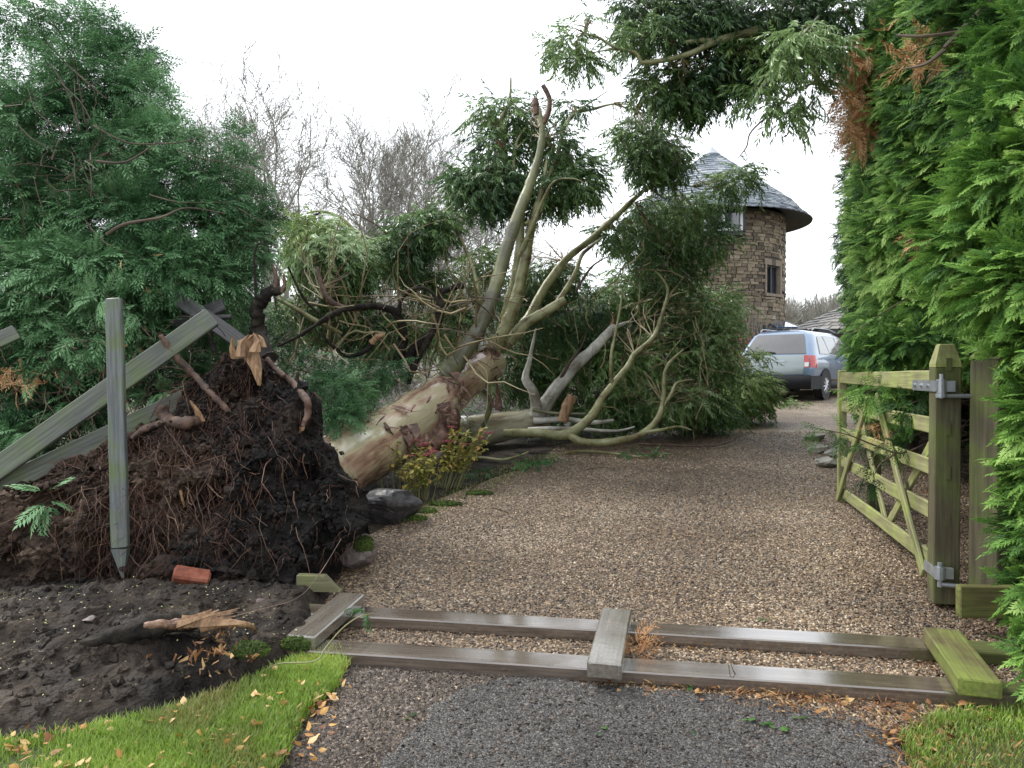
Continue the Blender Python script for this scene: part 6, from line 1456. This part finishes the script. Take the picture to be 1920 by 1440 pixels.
# ================================================================== STONES, BRICK, LOG
def rock(name, c, rad, mat, label, cat='rock', seed=1, amp=.5, rot=0, group=None, facet=7):
    amp = amp * 1.6
    r = np.random.default_rng(seed); th = np.linspace(0, math.pi, 22); ph = np.linspace(0, 2 * math.pi, 41)[:-1]; V = np.array([(math.sin(a) * math.cos(b), math.sin(a) * math.sin(b), math.cos(a)) for a in th for b in ph])
    # planes chop the ball into facets
    N_ = unit(r.normal(size=(facet + 6, 3))); D_ = r.uniform(.55, .9, facet + 6)
    for n_, d_ in zip(N_, D_): t = V @ n_; V = np.where((t > d_)[:, None], V - n_ * (t - d_)[:, None], V)
    V = V * (1 + (fbm(V, 2.5, 5, seed) - .5)[:, None] * .6 * amp)
    V = V * np.array(rad); cr, sr = math.cos(rot), math.sin(rot); V = np.c_[V[:, 0] * cr - V[:, 1] * sr, V[:, 0] * sr + V[:, 1] * cr, V[:, 2]] + np.array(c)
    mb = MB(); mb.add(V, [[i * 40 + j, (i + 1) * 40 + j, (i + 1) * 40 + (j + 1) % 40, i * 40 + (j + 1) % 40] for i in range(21) for j in range(40)]); return prop(mb.build(name, M[mat], smooth=False, org=Vector(c)), label, cat, group)
p = gp(724, 990); rock('boulder', p + Vector((0, .15, .16)), (.29, .22, .21), 'rock', 'dark wet squarish boulder at the foot of the root plate beside the yellow plants', seed=4, rot=.3)
p = gp(664, 1072); rk = rock('stone', p + Vector((0, .1, .11)), (.135, .13, .13), 'rock_brown', 'purple brown stone with a mossy top, lower of the two beside the root plate', seed=9)
mossy('moss', p + Vector((.055, .06, .17)), (.07, .08, .06), 700, rk)
for i, (x, y, rx, lab) in enumerate([(1528, 818, .2, 'flat pale stone uppermost in the pile by the far gate end'), (1540, 842, .17, 'pale grey stone second in the pile by the far gate end'), (1552, 868, .15, 'mossy rounded stone lowest in the pile by the far gate end'), (1570, 850, .14, 'small pale stone tucked against the far gate stile')]):
    p = gp(x, y + 8); rock('stone', p + Vector((0, .05, .05)), (rx, .14, .07), 'rock_pale', lab, seed=20 + i, group='pale stones by the far gate end')
pb = plate_pt(373, 1078) + Vector((0, -.12, -.09)); br_ = prop(box_obj('brick', (pb.x - .10, pb.y - .04, pb.z + .125), (pb.x + .09, pb.y + .03, pb.z + .075), .10, .075, Vector((.1, -.6, .9)), M['brick'], bev=.012), 'broken orange red brick lying on the soil below the roots', 'brick')
for i, (x, y, r_) in enumerate([(275, 1125, .03), (488, 1135, .035), (170, 1165, .03), (560, 1060, .04)]):
    p = gs_(x, y); rock('stone', p + Vector((0, 0, .01)), (r_ * 1.3, r_, r_ * .7), 'rock_brown', ['small brown stone left of the splintered log', 'small brown stone right of the splintered log end', 'small brown stone furthest left on the turned soil', 'small brown stone under the lower edge of the root plate'][i], seed=40 + i, group='small stones in the soil')
# splintered log
lg = empty('splintered_log', gs_(330, 1165), 'black barked rotten log with a pale splintered end on the turned soil', 'log')
mb = MB(); pp_, rr_ = smooth_path([gs_(150, 1205, -.01), gs_(220, 1190, .015), gs_(300, 1172, .035), gs_(375, 1162, .06)], [.014, .04, .05, .042], 16); tube(mb, pp_, rr_, 28, .85, .5, True, 17.0); mb.build('log', M['black_bark'], lg, smooth=True)
mb = MB(); r = np.random.default_rng(6)
for i in range(22):
    a = gs_(350 + r.uniform(-16, 16), 1166, .02 + r.uniform(0, .07)) + Vector((0, r.uniform(-.05, .05), 0)); b = a + Vector((r.uniform(.06, .26), r.uniform(-.03, .04), r.uniform(.0, .055))); w_ = r.uniform(.008, .024); s = Vector((0, .4, .9)) * w_; t = Vector((0, -.9, .4)) * w_ * .6
    mb.add([list(v) for v in (a - s - t, a + s - t, a + s + t, a - s + t, b - s * .15, b + s * .15, b + s * .1 + t * .1, b - s * .1 + t * .1)], [[0, 1, 5, 4], [1, 2, 6, 5], [2, 3, 7, 6], [3, 0, 4, 7], [4, 5, 6, 7]])
mb.build('splinters', M['split'], lg)
pp_, rr_ = smooth_path([gs_(270, 1172, .07), gs_(330, 1168, .08), gs_(392, 1172, .03)], [.012, .024, .010], 14); mb = MB(); tube(mb, pp_, rr_, 14, .9, .5, True, 24.0); mb.build('bark', M['red_bark'], lg)
for (pts, lab) in [([(375, 1180, .10), (420, 1170, .13), (465, 1172, .12), (482, 1185, .06)], 'pale split root sticking out below the splintered log end')]:
    mb = MB(); limb(mb, [gs_(a, b, h - .04) for a, b, h in pts], [.018, .02, .014, .006], 7, .4); prop(mb.build('split_root', M['split'], smooth=True, org=gp(420, 1180)), lab, 'root')
# moss clump and bark chips right of the log
mc = mossy('moss_clump', gs_(470, 1218, .005), (.085, .05, .035), 1100); prop(mc, 'yellow green moss clump left of the timber frame end', 'moss')
def chips(name, c, n, sx, sy, smin, smax, mat, label, cat):
    mb = MB(); P = np.array(list(c)) + rng.normal(size=(n, 3)) * np.array([sx, sy, .02]); P[:, 2] = np.maximum(P[:, 2], c.z)
    V = np.array([(-.7, -.2, 0), (.5, -.1, .05), (.95, .1, 0), (-.45, .25, .08), (-.7, -.2, -.05), (.5, -.1, -.02), (.95, .1, -.03), (-.45, .25, .0)]); scatter(mb, V, np.array([[0, 1, 2, 3], [7, 6, 5, 4], [4, 5, 1, 0], [5, 6, 2, 1], [6, 7, 3, 2], [7, 4, 0, 3]]), P, rdir(n), rdir(n), rng.uniform(smin, smax, n), rng.uniform(0, 1, n)); return prop(mb.build(name, M[mat]), label, cat, kind='stuff')
chips('bark_chips', gs_(405, 1225, .01), 46, .09, .05, .012, .04, 'litter', 'orange and pink bark chips on the soil below the splintered log', 'bark')
chips('bark_chips', gs_(410, 1195, .01), 30, .07, .03, .01, .035, 'litter', 'rusty bark flakes just under the pale split root', 'bark')
chips('bark_chips', gs_(375, 1268, .01), 10, .08, .02, .01, .03, 'split', 'pale wood chips near the grass edge', 'bark')
# dead brown spray beside the middle cross slab
mb = MB(); P = np.array([list(gp(1190 + rng.normal() * 7, 1215 + rng.normal() * 12, .05)) for _ in range(16)]); 
for i in range(3): scatter(mb, FR_FINE[i][0], FR_FINE[i][1], P[i::3], rdir(len(P[i::3])) * [1, 1, .3] + [0, .2, .3], rdir(len(P[i::3])), rng.uniform(.09, .16, len(P[i::3])), rng.uniform(0, 1, len(P[i::3])))
prop(mb.build('dead_spray', M['dead'], org=gp(1190, 1215)), 'dead orange conifer spray caught beside the middle cross slab', 'spray')

# ================================================================== TWIGS AND BRANCHES ON THE GROUND
def ground_twig(name, pts, r0, r1, mat, label, cat='branch', leaves=None, lmat='lowleaf', group=None):
    P = [gp(a, b, h) for a, b, h in pts]; e = empty(name, P[0], label, cat, group); mb = MB(); limb(mb, P, list(np.linspace(r0, r1, len(P))), 7, .15, 4); mb.build('stem', M[mat], e, smooth=True)
    for (x, y, h, rad, n, s) in leaves or []:
        mb = MB(); euc_clump(mb, gp(x, y, h), rad, n, s, .5); mb.build('leaves', M[lmat], e)
ground_twig('fallen_branch', [(1058, 849, .03), (1100, 846, .03), (1150, 850, .03), (1200, 856, .03), (1258, 850, .03)], .022, .008, 'limb', 'yellowish fallen branch with two leaf tufts lying on the drive', leaves=[(1180, 850, .07, (.12, .1, .07), 14, .16), (1235, 852, .06, (.10, .1, .05), 10, .14)])
ground_twig('fallen_branch', [(1195, 832, .03), (1250, 834, .03), (1310, 836, .03), (1360, 832, .05), (1385, 812, .16), (1393, 785, .35)], .016, .005, 'root', 'thin dark curved branch whose tip rises from the drive')
ground_twig('fallen_branch', [(860, 855, .05), (905, 858, .05), (940, 862, .06), (972, 855, .08), (990, 848, .1)], .022, .012, 'limb', 'branch with dark green leaves lying at the edge of the bed', leaves=[(990, 872, .05, (.20, .12, .05), 22, .17), (1032, 864, .04, (.14, .10, .04), 14, .16), (902, 888, .05, (.14, .10, .06), 18, .15)])
ground_twig('twig', [(870, 935, .01), (885, 915, .012), (915, 897, .015), (940, 890, .02)], .005, .002, 'black_bark', 'thin black twig near the yellow plants', 'twig', group='twigs on the drive')
ground_twig('twig', [(1365, 1215, .08), (1372, 1250, .09), (1390, 1275, .03), (1440, 1300, .012), (1452, 1345, .012)], .003, .0015, 'brown_twig', 'thin arched twig over the near rail', 'twig', group='twigs on the drive')
ground_twig('twig', [(925, 952, .01), (955, 962, .01)], .003, .002, 'black_bark', 'tiny dark twig on the open drive', 'twig', group='twigs on the drive')
ground_twig('twig', [(1100, 880, .01), (1130, 876, .01), (1150, 880, .01)], .004, .002, 'brown_twig', 'short brown twig below the fallen branch with leaf tufts', 'twig', group='twigs on the drive')
# bramble shoot over the frame's left end
ground_twig('bramble_shoot', [(480, 1270, .02), (520, 1245, .08), (590, 1240, .10), (610, 1215, .14), (640, 1180, .13), (670, 1158, .16), (700, 1150, .14)], .004, .003, 'stem', 'thin green shoot trailing over the left end of the timber frame', 'shoot', leaves=[(690, 1148, .13, (.05, .04, .02), 3, .11)])
ground_twig('bramble_shoot', [(420, 1160, .12), (500, 1140, .2), (560, 1120, .26), (600, 1075, .35), (640, 1010, .45)], .003, .002, 'root', 'thin red root trailing from the plate over the end board', 'shoot')
# green snips
mb = MB(); r = np.random.default_rng(12)
for (x, y) in [(760, 1345), (1430, 1358), (1470, 1365), (1400, 1350), (1295, 1280), (1150, 1262), (1500, 1345), (1130, 1372), (1430, 1160), (1300, 1365), (1440, 1358), (860, 1150)]:
    for k_ in range(3):
        p = np.array([list(gp(x + r.normal() * 4, y + r.normal() * 3, .02))]); scatter(mb, FR_LOW[k_][0], FR_LOW[k_][1], p, rdir(1) * [1, 1, .2], np.array([[0, .1, 1.]]), np.array([r.uniform(.025, .05)]), r.uniform(.2, .55))
prop(mb.build('green_snips', M['hedge']), 'small green conifer snips scattered on the asphalt and gravel', 'clippings', kind='stuff')

# ================================================================== PLANTS
def sedum(px, py, h, n, spread, label, flowers, lean=(0, 0), leafc=.6):
    b = gp(px, py); t = empty('sedum_plant', b, label, 'plant', 'yellowing plants beside the trunk'); r = np.random.default_rng(int(px)); st_, lf, fl = MB(), MB(), MB()
    for i in range(n):
        a = r.uniform(0, 6.28); s = r.uniform(0, 1) ** .5 * spread; e = b + Vector((math.cos(a) * s + lean[0] * h, math.sin(a) * s * .6 + lean[1] * h, h * r.uniform(.65, 1.1))); b0 = b + Vector((math.cos(a) * s * .55, math.sin(a) * s * .35, 0)); m_ = b0.lerp(e, .5) + Vector((0, 0, .05))
        P, Rr = smooth_path([b0, m_, e], [.0035, .003, .002], 4); tube(st_, P, Rr, 4, 0, .5, cap=False)
        for k_ in range(3, len(P)):
            for q in range(int(3 * leafc) + 1):
                T = np.array([(0, 0, 0), (.4, .32, .05), (1, 0, -.12), (.4, -.32, .05)]); d = rdir(1) * [1, 1, .5] + [0, 0, -.25]
                scatter(lf, T, np.array([[0, 1, 2, 3]]), np.array([list(P[k_])]), d, np.array([[0, 0, 1.]]) + rdir(1) * .5, np.array([r.uniform(.035, .075)]), np.clip(r.normal(.55, .25), 0, 1))
        if i < flowers:
            m3 = 26; Pp = np.array(list(e + Vector((0, 0, .045)))) + np.c_[r.normal(size=m3) * .026, r.normal(size=m3) * .026, r.normal(size=m3) * .005]
            scatter(fl, oc, oF, Pp, rdir(m3), rdir(m3), np.full(m3, .010), r.uniform(.2, 1, m3))
    st_.build('stems', M['stem'], t); lf.build('leaves', M['sedum_leaf'], t)
    if flowers: fl.build('flower_heads', M['sedum_flower'], t)
sedum(748, 922, .50, 30, .40, 'yellow plant with pink flower heads right behind the boulder', 10)
sedum(786, 938, .38, 22, .26, 'golden leaved plant in front of the pink flower heads', 2, leafc=.9)
sedum(836, 915, .58, 34, .30, 'taller yellow green plant leaning right against the second trunk', 7, (.30, 0), .7)
sedum(672, 930, .34, 7, .12, 'thin plant with one red flower head at the left of the trunk base', 2, leafc=.2)
# red shrub by the tower foot, left of the car
b = at(1390, 700, 21.5); b.z = G(0, 21.5); t = empty('red_shrub', b, 'dark red leaved shrub against the tower left of the car', 'shrub')
mb = MB(); euc_clump(mb, b + Vector((0, 0, 1.0)), (.9, .6, .85), 260, .3, .5); mb.build('foliage', M['shrub_red'], t)
mb = MB(); twigs_to(mb, b, b + Vector((.6, 0, 1.5)), (1.4, .6, 1.3), 40, .014, 3, .1); mb.build('stems', M['bare'], t)
# leafless climber on the tower wall
mb = MB(); b = at(1425, 640, 24.9); b.z = G(0, 25)
for i in range(40):
    e = at(rng.uniform(1385, 1440), rng.uniform(555, 620), 24.9 + rng.uniform(0, .3)); p_, r_ = smooth_path([b + Vector((rng.normal() * .3, 0, 0)), b.lerp(e, .5) + Vector(rdir(1)[0]) * .2, e], [.012, .009, .004], 3); tube(mb, p_, r_, 3, 0, .5, cap=False)
prop(mb.build('climber', M['bare'], org=b), 'grey leafless climber growing up the tower wall', 'climber')
# leafy debris in front of the car
mb = MB()
for (x, y) in ((1475, 757), (1500, 754), (1455, 760), (1490, 762)): euc_clump(mb, gp(x, y, .05), (.3, .25, .06), 20, .2, .55)
prop(mb.build('leaf_debris', M['euc_olive']), 'green leafy debris strewn on the drive behind the car', 'debris', kind='stuff')
# moss and grass at the bed edge
for i, (x, y, rx) in enumerate([(775, 972, .12), (835, 945, .16), (800, 958, .10), (900, 925, .14)]):
    prop(mossy('moss_cushion', gp(x, y, .01), (rx, .07, .03), 600), ['bright moss cushion touching the boulder', 'widest moss cushion under the yellow plants', 'small moss cushion between the boulder and the yellow plants', 'moss cushion furthest along the bed edge'][i], 'moss', 'moss cushions along the bed edge')
edge = poly_px([(740, 985), (800, 940), (900, 890), (1010, 855), (1060, 850), (1000, 885), (900, 930), (800, 980)])
blades('edge_grass', edge, 1400, .015, .04, M['grass'], 'short green growth along the left edge of the drive', .35)
bed = poly_px([(690, 960), (780, 950), (900, 905), (1010, 868), (1045, 835), (1380, 775), (1440, 745), (1440, 715), (500, 715), (400, 800), (600, 900)])
prop(sheet('bed_soil', bed, M['soil'], .004))
